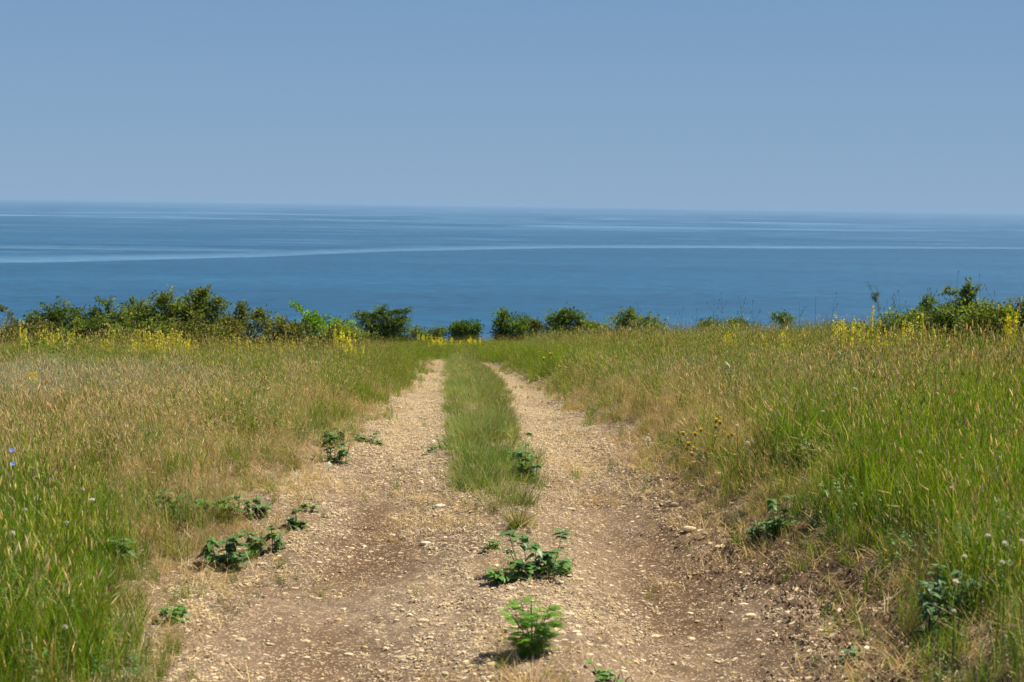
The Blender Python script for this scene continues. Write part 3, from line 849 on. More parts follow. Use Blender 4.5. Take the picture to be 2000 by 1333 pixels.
# gravel
def stone_mesh(mb, p, L, Wd, Hh, rz, c, seed, sink=.25):
    rs = random.Random(seed)
    k = 6 if L < .02 else 8
    ring0, ring1 = [], []
    for i in range(k):
        a = 2 * math.pi * i / k + rs.uniform(-.25, .25)
        rr = rs.uniform(.75, 1.1)
        ca, sa = math.cos(a) * rr * L / 2, math.sin(a) * rr * Wd / 2
        X_, Y_ = ca * math.cos(rz) - sa * math.sin(rz), ca * math.sin(rz) + sa * math.cos(rz)
        ring0.append((p[0] + X_, p[1] + Y_, p[2] - Hh * sink))
        f = rs.uniform(.62, .9)
        ring1.append((p[0] + X_ * f, p[1] + Y_ * f, p[2] + Hh * rs.uniform(.6, .95)))
    top = (p[0], p[1], p[2] + Hh)
    vs_ = ring0 + ring1 + [top]
    fs = [(i, (i + 1) % k, k + (i + 1) % k, k + i) for i in range(k)] + [(k + i, k + (i + 1) % k, 2 * k) for i in range(k)]
    mb.add(vs_, fs, c)
STONE_C = [(.74, .57, .33), (.80, .65, .41), (.64, .47, .25), (.76, .60, .38), (.68, .48, .21), (.82, .70, .49), (.74, .60, .40), (.44, .31, .18), (.58, .44, .26)]
def gravel_src(scale, k, spread):
    mb = MB()
    for i in range(k):
        a, q = U(0, 6.28), spread * math.sqrt(U(0, 1))
        L = (U(.005, .014) if U(0, 1) < .7 else U(.012, .026)) * scale
        stone_mesh(mb, (q * math.cos(a), q * math.sin(a), 0), L, L * U(.35, .75), L * U(.10, .24), U(0, 6.28), cvar(random.choice(STONE_C), .12), random.random())
    return mb.obj('gravel_patch', M_stone, link=False, smooth=False)
x = rng.uniform(-4.0, 4.2, 420000); y = 5.2 + (TRACK_END + 1 - 5.2) * rng.random(420000) ** 1.15
le, re = left_edge(y), right_edge(y)
ok = (x > le - .3) & (x < re + .3)
x, y = x[ok], y[ok]
g = gravel_amount(x, y)
dens = np.where(y < 15, 1.0, .8)
keep = rng.random(len(x)) < (g ** 1.6) * 1.15 * dens
x, y = x[keep], y[keep]; n_ = len(x)
print('gravel patches', n_)
Z = height(x, y)
tilt = rng.normal(0, .12, (n_, 2))
# wind of stones lie roughly flat; cluster rotation random about Z
scatter('gravel', np.stack([x, y, Z + .001], 1), np.stack([tilt[:, 0], tilt[:, 1], rng.uniform(0, 6.28, n_)], 1), rng.uniform(.6, 1.25, n_),
        [gravel_src(1.0, 13, .06) for _ in range(9)], 'loose cream coloured limestone chips spread over the track')
keep = rng.random(n_) < .022 * np.where(y < 16, 1, .35)
x, y, Z = x[keep], y[keep], Z[keep]; n_ = len(x)
scatter('coarse_gravel', np.stack([x, y, Z + .002], 1), np.stack([rng.normal(0, .18, n_), rng.normal(0, .18, n_), rng.uniform(0, 6.28, n_)], 1), rng.uniform(.6, 1.2, n_),
        [gravel_src(2.1, 2, .06) for _ in range(7)], 'coarser cream limestone chips scattered among the gravel')

# soil clods: dark crumbs along the right verge and thinly everywhere on the track
def clod_src():
    mb = MB()
    for i in range(4):
        a, q = U(0, 6.28), .04 * math.sqrt(U(0, 1)); L = U(.004, .016)
        stone_mesh(mb, (q * math.cos(a), q * math.sin(a), 0), L, L * U(.6, 1), L * U(.4, .7), U(0, 6.28), cvar((.17, .105, .062), .2), random.random())
    return mb.obj('soil_crumbs', M_clod, link=False)
M_clod = stone_mat(); M_clod.name = 'soil_clods'
x = rng.uniform(-4, 4.5, 60000); y = rng.uniform(5.2, 22, 60000)
le, re = left_edge(y), right_edge(y)
pr = .02 * ((x > le) & (x < re)) + 1.0 * np.exp(-((x - re - .02) / .34) ** 2) * (1 - sstep(8.3, 10.5, y)) + .2 * np.exp(-((x - le + .1) / .2) ** 2)
keep = rng.random(len(x)) < pr * .95
x, y = x[keep], y[keep]; n_ = len(x)
scatter('soil_clods', np.stack([x, y, height(x, y)], 1), np.stack([rng.normal(0, .2, n_), rng.normal(0, .2, n_), rng.uniform(0, 6.28, n_)], 1), rng.uniform(.5, 1.2, n_) * np.where(np.abs(x - re[keep]) < .6, 1.7, .9),
        [clod_src() for _ in range(6)], 'dark crumbly soil clods along the verge of the track')

# ------------------------------------------------------------------ loose stones one can pick out
def stone_obj(px, py, wpx, label, flat=.20, c=None, rz=None):
    p = G(px, py)
    sc = wpx / FOC * p.y
    mb = MB()
    rs = random.Random(px * 31 + py)
    # three rings give these larger stones a rounded, chipped outline
    k = 12; L, Wd, Hh = sc, sc * rs.uniform(.5, .75), sc * flat
    rz = rs.uniform(-.4, .4) if rz is None else rz
    rad = [rs.uniform(.8, 1.1) for _ in range(k)]
    rings = []
    for (hh, f) in ((-.35, .85), (.15, 1.0), (.6, .88), (.92, .5)):
        ring = []
        for i in range(k):
            a = 2 * math.pi * i / k; rr = rad[i] * f * rs.uniform(.94, 1.05)
            ca, sa = math.cos(a) * rr * L / 2, math.sin(a) * rr * Wd / 2
            ring.append((ca * math.cos(rz) - sa * math.sin(rz), ca * math.sin(rz) + sa * math.cos(rz), Hh * (hh + rs.uniform(-.06, .06))))
        rings.append(ring)
    vs_ = [q for r_ in rings for q in r_] + [(0, 0, Hh)]
    fs = [(j * k + i, j * k + (i + 1) % k, (j + 1) * k + (i + 1) % k, (j + 1) * k + i) for j in range(3) for i in range(k)] + [(3 * k + i, 3 * k + (i + 1) % k, 4 * k) for i in range(k)]
    mb.add(vs_, fs, c or random.choice(STONE_C[:4]))
    o = mb.obj('stone', M_stone, smooth=False)
    o.location = p
    tag(o, label, 'stone', 'loose stones lying on the track')
    return o
for a in [(470, 1250, 30, 'rounded cream stone on bare soil at the left edge of the left rut'),
          (597, 1260, 22, 'small tan stone alone on smooth soil in the left rut'),
          (832, 1066, 26, 'domed grey-beige stone in the left rut beside a splinter of stone'),
          (687, 1069, 14, 'pale flat oval stone on the left side of the left rut'),
          (767, 1045, 16, 'small pale stone just above the oval stones of the left rut'),
          (1405, 935, 28, 'brown slab of stone at the right edge of the right rut below the thistle'),
          (1318, 988, 22, 'brown-edged flat stone under the right verge'),
          (1282, 992, 16, 'cream flat chip stone beside the right verge'),
          (1345, 1043, 30, 'long cream flat stone in the right rut under the verge'),
          (1370, 1040, 26, 'second long cream flat stone touching the right verge'),
          (1405, 1070, 24, 'tilted tan stone at the foot of the right verge'),
          (1255, 1163, 16, 'tan chip stone in the middle of the right rut'),
          (1452, 1180, 24, 'bright cream flat stone in the right rut'),
          (1465, 1207, 24, 'pale flat stone just below the bright cream one in the right rut'),
          (1280, 1238, 26, 'long pale splinter stone in the right rut near the bottom'),
          (1348, 1201, 14, 'small cream stone in the bare part of the right rut'),
          (1553, 1156, 22, 'cream stone lying among the dark soil clods'),
          (1645, 1288, 24, 'white stone beside a small weed at the lower right verge'),
          (962, 1290, 30, 'white flat stone in front of the feathery weed'),
          (1110, 1205, 26, 'long pale stone to the right of the feathery weed'),
          (1125, 1240, 20, 'pale stone low on the right of the feathery weed'),
          (930, 1232, 22, 'cream stone to the left of the feathery weed'),
          (825, 1210, 26, 'pale flat stone in the middle of the lower left rut'),
          (780, 1283, 14, 'small cream stone near the bottom of the left rut'),
          (680, 1283, 20, 'oblong cream stone low in the left rut'),
          (510, 1102, 20, 'pale stone beside the dark green weeds on the left verge'),
          (545, 1118, 18, 'pale round stone right of the dark green weeds on the left verge'),
          (860, 992, 26, 'flat brown-topped stone at the foot of the middle strip'),
          (1115, 1000, 22, 'white upright chip stone right of the middle strip'),
          (1000, 1150, 24, 'pale flat stone below the large leafy weed'),
          (1130, 1137, 22, 'flat cream stone right of the large leafy weed')]:
    stone_obj(*a)
# further stones, indistinguishable from each other
stone_protos = []
for k in range(6):
    mb = MB(); L = .05
    stone_mesh(mb, (0, 0, 0), L, L * U(.45, .8), L * U(.18, .34), 0, random.choice(STONE_C[:6]), random.random() + 5)
    stone_protos.append(mb.mesh('stone', M_stone, False))
cnt = 0
while cnt < 170:
    yy = 6.3 + 13 * random.random() ** 1.3; le, re = float(left_edge(yy)), float(right_edge(yy))
    xx = U(le + .05, re - .05)
    if U(0, 1) > float(gravel_amount(np.array([xx]), np.array([yy]))[0]) + .15: continue
    if yy > STRIP_START and float(strip_left(yy)) < xx < float(strip_right(yy)): continue
    o = bpy.data.objects.new('stone', random.choice(stone_protos)); col.objects.link(o)
    o.location = (xx, yy, float(height(xx, yy)) + .001); o.rotation_euler = (U(-.15, .15), U(-.15, .15), random.gauss(0, .7))
    s = U(.45, 1.0) * (1 + .3 * (yy > 11)); o.scale = (s, s, s)
    tag(o, 'small flat cream limestone chip loose among the gravel of the ruts', 'stone', 'small limestone chips in the ruts')
    cnt += 1

# ------------------------------------------------------------------ bushes on the brow of the slope
def tri_norm(a): return a / (np.linalg.norm(a, axis=-1, keepdims=True) + 1e-9)
def bush(px, base_py, name, label, cat, lobes, hpx=None, c=((.055, .105, .018), (.10, .16, .03)), sprays=(), leafn=.8, leafL=.095, dens=1.0, dist=None, group='bushes on the brow of the slope', bark=(.10, .075, .055), brown=.0):
    """lobes: (dx px, z px, rx px, rz px) relative to the base pixel, px of the photograph"""
    if base_py >= 660 and (px < 700 or px > 1650):      # these stand nearer, a little below the brow
        base_py += 18; lobes = [(l_[0], l_[1] + 16, l_[2], l_[3]) for l_ in lobes] + [(l_[0], l_[1] * .35, l_[2], l_[3] * .8) for l_ in lobes]
        sprays = [([(a_, b_ + 18) for a_, b_ in q_], f_) for q_, f_ in sprays]
    d = ray(px, base_py)
    if dist is None:
        g0 = G(px, base_py)
    else:
        t = dist / d[1]; g0 = Vector((d[0] * t, dist, float(height(d[0] * t, dist))))
    k = g0.y / FOC                      # metres per photograph pixel there
    zshift = (CAM_Z + d[2] / d[1] * g0.y) - g0.z   # base pixel's own height over the ground
    root = empty(name, g0)
    tag(root, label, cat, group)
    rs = np.random.default_rng(int(px * 7 + base_py))
    P, D, C, LL = [], [], [], []
    wood = MB()
    c0, c1 = np.array(c[0]) * (1.5, 1.35, .9), np.array(c[1]) * (2.0, 1.75, .9)
    lobes = list(lobes) + [(l_[0] * .95, -2, l_[2], 13) for l_ in lobes if l_[1] < 45 and l_[1] > 5]
    for (dx, dz, rx, rz) in lobes:
        ctr = np.array([dx * k, rs.uniform(-.15, .15), dz * k + zshift]); rad = np.array([rx * k, max(rx, rz) * k * .8, rz * k])
        area = rad[0] * rad[2]
        nc = int(max(10, 260 * area * dens) + 10)
        u_ = tri_norm(rs.normal(size=(nc, 3)))
        rr = rs.uniform(.2, 1.0, nc) ** .5 * (1 + .30 * rs.normal(size=nc).clip(-1, 1.9))
        cc = ctr + u_ * rad * rr[:, None]
        # a stem to each lobe, twigs to its clumps
        wood.tube([(0, 0, -.05), tuple(ctr * np.array([.55, .55, .5]) + rs.normal(0, .03, 3)), tuple(ctr)], [.028, .02, .010], bark, 5)
        for i in range(nc):
            if i % 4 == 0:
                mid = ctr * .5 + cc[i] * .5 + rs.normal(0, .03, 3)
                wood.tube([tuple(ctr), tuple(mid), tuple(cc[i])], [.009, .006, .003], bark, 3)
            nl = int(rs.integers(14, 26) * leafn)
            off = rs.normal(0, 1, (nl, 3)) * np.array([.075, .075, .055])
            P.append(cc[i] + off); dd = tri_norm(off + rs.normal(0, .05, (nl, 3)) + np.array([0, 0, .04])); D.append(dd)
            t = rs.random((nl, 1)) * .6 + .4 * (rs.random() > .5)
            colr = c0 * (1 - t) + c1 * t
            if brown: colr = np.where(rs.random((nl, 1)) < brown, np.array([[.17, .10, .055]]), colr)
            C.append(colr * rs.uniform(.55, 1.45)); LL.append(rs.uniform(.7, 1.2, nl) * leafL)
    for (pts, leafy) in sprays:          # protruding branches, px offsets
        q = [np.array([a * k, rs.uniform(-.05, .05), b * k + zshift]) for a, b in pts]
        wood.tube([tuple(v) for v in q], list(np.linspace(.012, .004, len(q))), bark, 4)
        for i in range(len(q) - 1):
            seg = np.linalg.norm(q[i + 1] - q[i])
            ns = max(2, int(seg / .035 * leafy))
            for t in rs.random(ns):
                b0 = q[i] * (1 - t) + q[i + 1] * t
                nl = 5
                off = rs.normal(0, 1, (nl, 3)) * .035
                P.append(b0 + off); D.append(tri_norm(off + np.array([0, 0, .01]))); tt = rs.random((nl, 1)); C.append(c0 * (1 - tt) + c1 * tt * 1.1); LL.append(rs.uniform(.7, 1.2, nl) * leafL)
    P = np.concatenate(P); D = np.concatenate(D); C = np.concatenate(C); LL = np.concatenate(LL)
    low = P[:, 2] < .02; P[low, 2] = np.abs(P[low, 2]) * .3 + .03
    N = tri_norm(rs.normal(0, .6, P.shape) + np.array([0, 0, .8]))
    wood.obj('branches', M_bark, root)
    fo = leaf_cloud('foliage', P, D, N, LL, LL * .62, C, M_bush, root); fo['kind'] = 'stuff'
    return root
DG = ((.045, .085, .018), (.095, .14, .030)); BG = ((.075, .15, .016), (.15, .25, .03)); OG = ((.07, .09, .025), (.12, .14, .04)); YG = ((.085, .13, .02), (.14, .19, .035))
bush(10, 672, 'bramble_bush', 'low dark bush at the left end of the hedge with one arching leafy cane', 'bush',
     [(0, 14, 40, 22), (-50, 16, 40, 25)], sprays=[([(35, 10), (28, 35), (10, 60), (-10, 74), (-24, 76)], 1.6)], c=OG)
bush(120, 672, 'bush', 'dark green bush of the left hedge just right of the arching cane', 'bush',
     [(-35, 30, 34, 26), (0, 45, 34, 32), (35, 35, 32, 30), (-20, 55, 18, 16), (30, 60, 14, 12), (-48, 45, 12, 20)], c=DG,
     sprays=[([(-20, 50), (-26, 66), (-38, 76)], 1.2), ([(-30, 50), (-48, 62), (-58, 62)], 1.0)])
bush(235, 672, 'bush', 'bush in the left hedge with two thin leafy twigs sticking up', 'bush',
     [(-30, 40, 34, 30), (10, 48, 34, 32), (-45, 60, 12, 14), (30, 35, 30, 30)], c=DG, brown=.06,
     sprays=[([(-20, 60), (-22, 76), (-38, 84), (-45, 90)], 1.6), ([(-28, 60), (-20, 78), (-14, 92)], 1.1), ([(25, 55), (26, 82), (22, 92)], 1.9)])
bush(345, 675, 'bush', 'largest bush of the left hedge, rising to a leafy peak on its right', 'bush',
     [(-70, 50, 36, 34), (-35, 62, 36, 36), (0, 58, 40, 42), (35, 68, 36, 36), (60, 55, 32, 34), (-20, 90, 16, 12), (45, 98, 18, 15), (78, 78, 16, 18), (0, 30, 80, 24)], c=((.055, .095, .018), (.12, .17, .03)), brown=.07,
     sprays=[([(45, 95), (55, 108), (66, 114)], 2.2), ([(-28, 90), (-24, 104)], 2.2), ([(70, 80), (84, 92), (90, 84)], 1.4), ([(15, 90), (20, 103)], .5)])
bush(490, 672, 'bush', 'olive bush with upright leafy shoots right of the largest hedge bush', 'bush',
     [(-25, 35, 30, 30), (15, 35, 34, 28), (50, 30, 28, 24), (-55, 30, 22, 26), (-15, 62, 12, 14), (18, 60, 8, 10)], c=((.06, .09, .022), (.10, .135, .035)), brown=.10, dens=.8,
     sprays=[([(-18, 55), (-16, 72), (-12, 82)], 2.0), ([(-28, 50), (-27, 70), (-22, 80)], 1.3), ([(15, 50), (14, 68)], 1.8), ([(55, 45), (62, 56)], 1.2)])
bush(615, 672, 'bush', 'bright green bush at the right end of the left hedge with one tall curved shoot', 'bush',
     [(-30, 22, 32, 26), (5, 32, 32, 26), (38, 25, 30, 22), (0, 50, 16, 10), (60, 30, 20, 18)], c=BG,
     sprays=[([(-18, 40), (-20, 58), (-34, 72), (-45, 80)], 2.0), ([(0, 50), (4, 64)], 1.4), ([(20, 45), (28, 58)], 1.2)])
bush(748, 668, 'hawthorn_bush', 'windswept dark bush with flat spreading boughs between hedge and track end', 'bush',
     [(-10, 30, 34, 26), (20, 32, 26, 22), (-35, 42, 24, 10), (0, 58, 18, 10), (35, 40, 18, 14), (-5, 12, 56, 14)], c=((.045, .085, .02), (.085, .12, .03)),
     sprays=[([(0, 50), (25, 60), (45, 62), (57, 64)], 2.6), ([(-10, 50), (-38, 52), (-56, 54)], 2.0), ([(-3, 60), (2, 70)], 2.4), ([(25, 40), (42, 50)], 1.8)])
bush(908, 657, 'bush', 'small round bush standing alone at the end of the track', 'bush',
     [(-14, 12, 19, 15), (14, 13, 18, 15), (0, 17, 16, 10)], c=((.04, .085, .016), (.085, .14, .025)), dens=1.3)
bush(998, 657, 'bush', 'round leafy bush just right of the track end with a knob on its left', 'bush',
     [(-20, 20, 17, 20), (8, 22, 26, 22), (-18, 42, 10, 10), (28, 22, 12, 18)], c=((.045, .09, .016), (.10, .16, .025)), dens=1.3, sprays=[([(-18, 45), (-17, 55)], .6)])
bush(1050, 655, 'bush', 'thin low bush between the two rounded bushes', 'bush',
     [(0, 12, 16, 14), (-6, 22, 8, 8)], c=OG, dens=.7, sprays=[([(0, 20), (-3, 32)], 1.2)])
bush(1103, 655, 'bush', 'widest rounded bush right of the track with flat bushy top', 'bush',
     [(-20, 26, 22, 18), (5, 34, 24, 17), (30, 26, 16, 16), (-5, 12, 40, 12), (0, 45, 12, 7)], c=((.045, .09, .016), (.10, .155, .025)), dens=1.25)
bush(1235, 655, 'bush', 'yellow-green bush half sunk in tall grass right of the widest rounded bush', 'bush',
     [(-18, 26, 24, 18), (12, 22, 26, 17), (40, 18, 18, 15), (-5, 42, 12, 8)], c=YG, sprays=[([(-20, 38), (-22, 52)], .9), ([(-5, 40), (0, 52)], 1.2), ([(30, 30), (33, 44)], 1.2), ([(45, 28), (52, 38)], 1.2)])
bush(1530, 652, 'bush', 'small dark domed bush low in the grass of the right brow', 'bush', [(0, 26, 22, 14)], c=DG, dens=1.3)
bush(1425, 652, 'bush', 'low dark ragged bush top showing over the right grass', 'bush', [(-35, 16, 30, 10), (15, 18, 30, 10)], c=DG, dens=1.2)
bush(1735, 655, 'bush', 'crooked thin shrub with one dark leafy knot leaning left', 'bush',
     [(0, 20, 24, 16)], c=((.05, .08, .02), (.08, .10, .03)), dens=.7,
     sprays=[([(-5, 15), (-18, 40), (-24, 65), (-30, 76)], 1.4), ([(-24, 66), (-34, 76), (-22, 80)], 5.0), ([(-30, 78), (-42, 98), (-46, 106)], .6), ([(-22, 75), (-28, 98)], .5), ([(0, 30), (10, 55), (5, 75)], .7)], leafL=.045)
bush(1810, 660, 'bush', 'sparse green bush left of the tall bush on the right brow', 'bush',
     [(-10, 38, 28, 28), (20, 30, 28, 28), (-2, 68, 9, 12)], c=((.06, .10, .02), (.10, .15, .03)), dens=.8, sprays=[([(-10, 60), (-6, 80)], 1.5), ([(15, 50), (22, 62)], 1.2)])
bush(1888, 665, 'bush', 'tallest bush of the right brow with knobbly shoots against the sea', 'bush',
     [(-8, 62, 22, 28), (20, 45, 34, 34), (-28, 40, 30, 34), (0, 20, 60, 24), (-5, 95, 11, 12)], c=((.055, .10, .018), (.12, .18, .04)), sprays=[([(-10, 85), (-3, 105), (0, 116)], 2.4), ([(-10, 90), (-22, 92), (-44, 98), (-52, 92)], 1.8), ([(5, 80), (14, 100), (20, 108)], 1.4)])
bush(1975, 668, 'bush', 'dark reddish-green bush at the right end of the brow', 'bush',
     [(-15, 45, 26, 28), (20, 50, 30, 30), (45, 40, 30, 30)], c=((.05, .075, .022), (.10, .11, .035)), brown=.15, sprays=[([(-10, 60), (-8, 80)], 1.8), ([(15, 65), (22, 84)], 1.5)])
bush(118, 705, 'bush', 'low dark green bush in front of the left hedge among yellow flowers', 'bush', [(-40, 20, 22, 20), (0, 16, 20, 14), (38, 14, 20, 18)], c=((.05, .10, .016), (.10, .17, .03)), dens=1.0)
# lower growth that joins the hedge
for a in [(62, 674, [(-20, 16, 30, 18), (15, 22, 24, 16)], OG, 'low tangle joining the bramble to the dark green bush'),
          (185, 676, [(-25, 20, 30, 20), (15, 24, 30, 20)], DG, 'low growth filling the gap under the thin twigs of the left hedge'),
          (290, 680, [(-30, 18, 36, 22), (25, 22, 36, 24)], DG, 'dark skirt of the hedge left below the peak'),
          (400, 680, [(-25, 22, 34, 22), (20, 18, 34, 20)], OG, 'brownish skirt of the hedge right below the peak'),
          (445, 676, [(-15, 22, 26, 20), (12, 28, 16, 16)], OG, 'thin twiggy growth between the peak bush and the olive bush'),
          (560, 676, [(-15, 20, 26, 18), (15, 18, 24, 16)], OG, 'low growth between the olive bush and the bright green bush'),
          (672, 676, [(-20, 16, 26, 18), (18, 14, 24, 16)], YG, 'low yellow-green growth between bright green bush and windswept bush'),
          (838, 664, [(-20, 7, 28, 9), (15, 8, 20, 8)], DG, 'very low dark growth left of the small round bush'),
          (1165, 660, [(-12, 12, 22, 12), (18, 10, 20, 10)], YG, 'low growth between widest rounded bush and the sunken one'),
          (1690, 668, [(-30, 12, 34, 14), (25, 12, 34, 14)], YG, 'low growth at the foot of the crooked shrub'),
          (1770, 668, [(-20, 22, 34, 22), (20, 24, 34, 24)], YG, 'green tangle between the crooked shrub and the sparse bush'),
          (1850, 672, [(-25, 28, 34, 26), (25, 32, 34, 26)], DG, 'tangled growth between the sparse and the tallest right bush'),
          (1930, 674, [(-20, 32, 34, 30), (22, 34, 30, 28)], YG, 'green growth between the tallest bush and the reddish one')]:
    bush(a[0], a[1], 'scrub', a[4], 'scrub', [(l_[0], l_[1] * 1.45, l_[2] * 1.15, l_[3] * 1.35) for l_ in a[2]], c=a[3], group='low scrub between the bushes on the brow', sprays=[([(U(-20, 20), 20), (U(-22, 22), 40 if a[2][0][1] > 12 else 18)], 1.2)], brown=.05)
# bare dead bush
g0 = G(140, 670); k = g0.y / FOC
mb = MB()
for i in range(16):
    a = math.pi / 2 + random.gauss(.25, .35); L = U(55, 95) * k
    pts = [Vector((U(-.05, .05), U(-.1, .1), 0))]
    for s in range(5):
        a += U(-.22, .22); pts.append(pts[-1] + Vector((math.cos(a) * L / 5, U(-.05, .05), math.sin(a) * L / 5)))
        if s > 1:
            b = a + random.choice([-1, 1]) * U(.4, .8); l2 = U(.15, .35)
            mb.tube([pts[-1], pts[-1] + Vector((math.cos(b) * l2, 0, math.sin(b) * l2))], [.005, .002], (.30, .24, .21), 3)
    mb.tube(pts, [.012, .010, .008, .006, .005, .003], (.30, .24, .21), 4)
o = mb.obj('dead_bush', M_bark); o.location = g0
tag(o, 'bare grey dead twigs rising out of the left hedge', 'dead bush')

# ------------------------------------------------------------------ yellow flower spires
YEL = (.88, .74, .04)
def spire_clump(px, top_py, base_py, wpx, n_, label):
    if px < 700 or px > 1380: base_py += 16
    g0 = G(px, base_py); k = g0.y / FOC
    root = empty('yellow_wildflower', g0)
    tag(root, label, 'wildflower', 'clumps of yellow flower spires')
    st, fl = MB(), MB()
    Hh = (base_py - top_py) * k; n_ = int(n_ * (1.8 if px < 1380 else 1.05))
    for i in range(n_):
        bx = random.gauss(0, .34) * wpx * k; by = U(-.35, .35)
        gz = float(height(g0.x + bx, g0.y + by)) - g0.z
        h = Hh * U(.50, 1.02); lx, ly = U(-.08, .08), U(-.08, .08)
        c = cvar((.13, .20, .04))
        top = Vector((bx + lx, by + ly, gz + h)); bot = Vector((bx, by, gz))
        st.tube([bot, bot.lerp(top, .5) + Vector((U(-.02, .02), 0, 0)), top], [.005, .004, .002], c, 3)
        for q in range(14):
            t = U(.08, .6); az = U(0, 6.28); b0 = bot.lerp(top, t)
            st.leaf(b0, (math.cos(az), math.sin(az), .5), (0, 0, 1), U(.04, .07), U(.010, .018), cvar(c))
        nf = int(h / .026)
        for q in range(nf):
            t = U(.42, 1.0); b0 = bot.lerp(top, t); az = U(0, 6.28); r_ = U(.012, .040) * (1.25 - t * .6)
            e = b0 + Vector((math.cos(az) * r_, math.sin(az) * r_, U(-.005, .01)))
            cc = cvar(YEL, .12)
            s_ = U(.020, .036)
            nv = Vector((math.cos(az), math.sin(az), .25)).normalized(); u_ = nv.orthogonal().normalized(); w_ = nv.cross(u_)
            ring = [tuple(e + (u_ * math.cos(q2 * 1.2566) + w_ * math.sin(q2 * 1.2566)) * s_ * .6 + nv * s_ * .2) for q2 in range(5)]
            fl.add([tuple(e)] + ring, [(0, 1 + q2, 1 + (q2 + 1) % 5) for q2 in range(5)], cc)
    st.obj('stem', M_leaf, root); fl.obj('flowers', M_petal, root)['kind'] = 'stuff'
    return root
for a in [(46, 625, 700, 16, 3, 'narrow yellow spires at the far left in front of the arching cane'),
          (115, 640, 702, 70, 15, 'wide yellow flower clump in front of the dark hedge bush, left of the big clump'),
          (160, 655, 702, 30, 5, 'thin yellow spires between the wide clump and the low dark bush'),
          (213, 645, 700, 16, 5, 'small tight yellow flower clump alone before the left hedge'),
          (300, 638, 708, 66, 20, 'biggest bright yellow clump below the peak bush, its left half'),
          (358, 645, 708, 60, 16, 'right half of the biggest yellow clump below the peak bush'),
          (268, 662, 710, 20, 5, 'low yellow flowers at the left foot of the biggest clump'),
          (480, 655, 690, 60, 5, 'few pale yellow flowers under the olive bush'),
          (555, 652, 688, 50, 6, 'loose yellow flowers at the foot of the bright green bush'),
          (683, 640, 700, 30, 8, 'yellow flower clump right of the bright green bush'),
          (660, 633, 695, 14, 4, 'slim yellow spires growing up through the bright green bush'),
          (70, 720, 750, 24, 4, 'low yellow flowers in the left meadow below the hedge'),
          (822, 650, 672, 40, 8, 'low yellow flowers left of the round bush at the track end'),
          (862, 658, 684, 40, 14, 'yellow clump on the left beside the end of the track'),
          (916, 656, 680, 40, 8, 'yellow flowers under the small round bush'),
          (1422, 634, 690, 44, 12, 'yellow flower clump standing left in the right meadow'),
          (1490, 645, 690, 40, 5, 'thin yellow spires next right of the left meadow clump'),
          (1528, 645, 690, 30, 4, 'sparse yellow spires before the small domed bush'),
          (1556, 645, 690, 24, 3, 'few yellow spires in the grass right of the domed bush'),
          (1655, 612, 695, 56, 18, 'tall yellow clump left of the crooked shrub'),
          (1700, 600, 700, 30, 7, 'tallest yellow spires growing at the crooked shrub'),
          (1722, 632, 705, 34, 8, 'lower yellow clump in front of the crooked shrub'),
          (1785, 612, 690, 64, 18, 'broad yellow clump between crooked shrub and sparse bush'),
          (1835, 640, 700, 34, 5, 'sparse yellow flowers under the tallest right bush'),
          (1972, 605, 690, 26, 10, 'yellow clump before the reddish bush at the right edge'),
          (1325, 650, 690, 50, 3, 'two or three faint yellow spires in the meadow right of the sunken bush')]:
    spire_clump(*a)

# ------------------------------------------------------------------ tall stalks against the sea
def stalk(px, top_py, base_py, label, head=None, branches=3, col_=(.12, .17, .05)):
    g0 = G(px, base_py); k = g0.y / FOC
    root = empty('tall_stalk', g0); tag(root, label, 'wild plant', 'tall thin stalks standing over the right meadow')
    mb = MB(); h = (base_py - top_py) * k
    lean = U(-.06, .06)
    pts = [Vector((lean * t * t * 3, 0, h * t)) for t in (0, .3, .6, .85, 1)]
    mb.tube(pts, [.006, .005, .004, .003, .002], col_, 4)
    tips = [pts[-1]]
    for b in range(branches):
        t = U(.5, .85); b0 = Vector((lean * t * t * 3, 0, h * t)); s = random.choice([-1, 1]); L = U(.15, .38)
        e = b0 + Vector((s * L * U(.35, .6), U(-.05, .05), L * .85)); mb.tube([b0, b0.lerp(e, .5) + Vector((s * .015, 0, 0)), e], [.0035, .003, .0018], col_, 3); tips.append(e)
    for q in range(10):
        t = U(.1, .8); az = U(0, 6.28)
        mb.leaf(Vector((lean * t * t * 3, 0, h * t)), (math.cos(az), math.sin(az), .9), (0, 0, 1), U(.05, .12), .008, cvar(col_))
    mb.obj('stem', M_leaf, root)
    for e in tips:
        hb = MB()
        if head == 'ball':
            for q in range(14):
                d_ = Vector((U(-1, 1), U(-1, 1), U(-.6, 1))).normalized(); hb.leaf(e, d_, d_.orthogonal(), .022, .012, (.55, .52, .42))
        else:
            hb.spindle(e - Vector((0, 0, .02)), (U(-.2, .2), U(-.2, .2), 1), U(.05, .09), .008, cvar((.16, .17, .07)), 5)
        hb.obj('seed_head', M_dry, root)
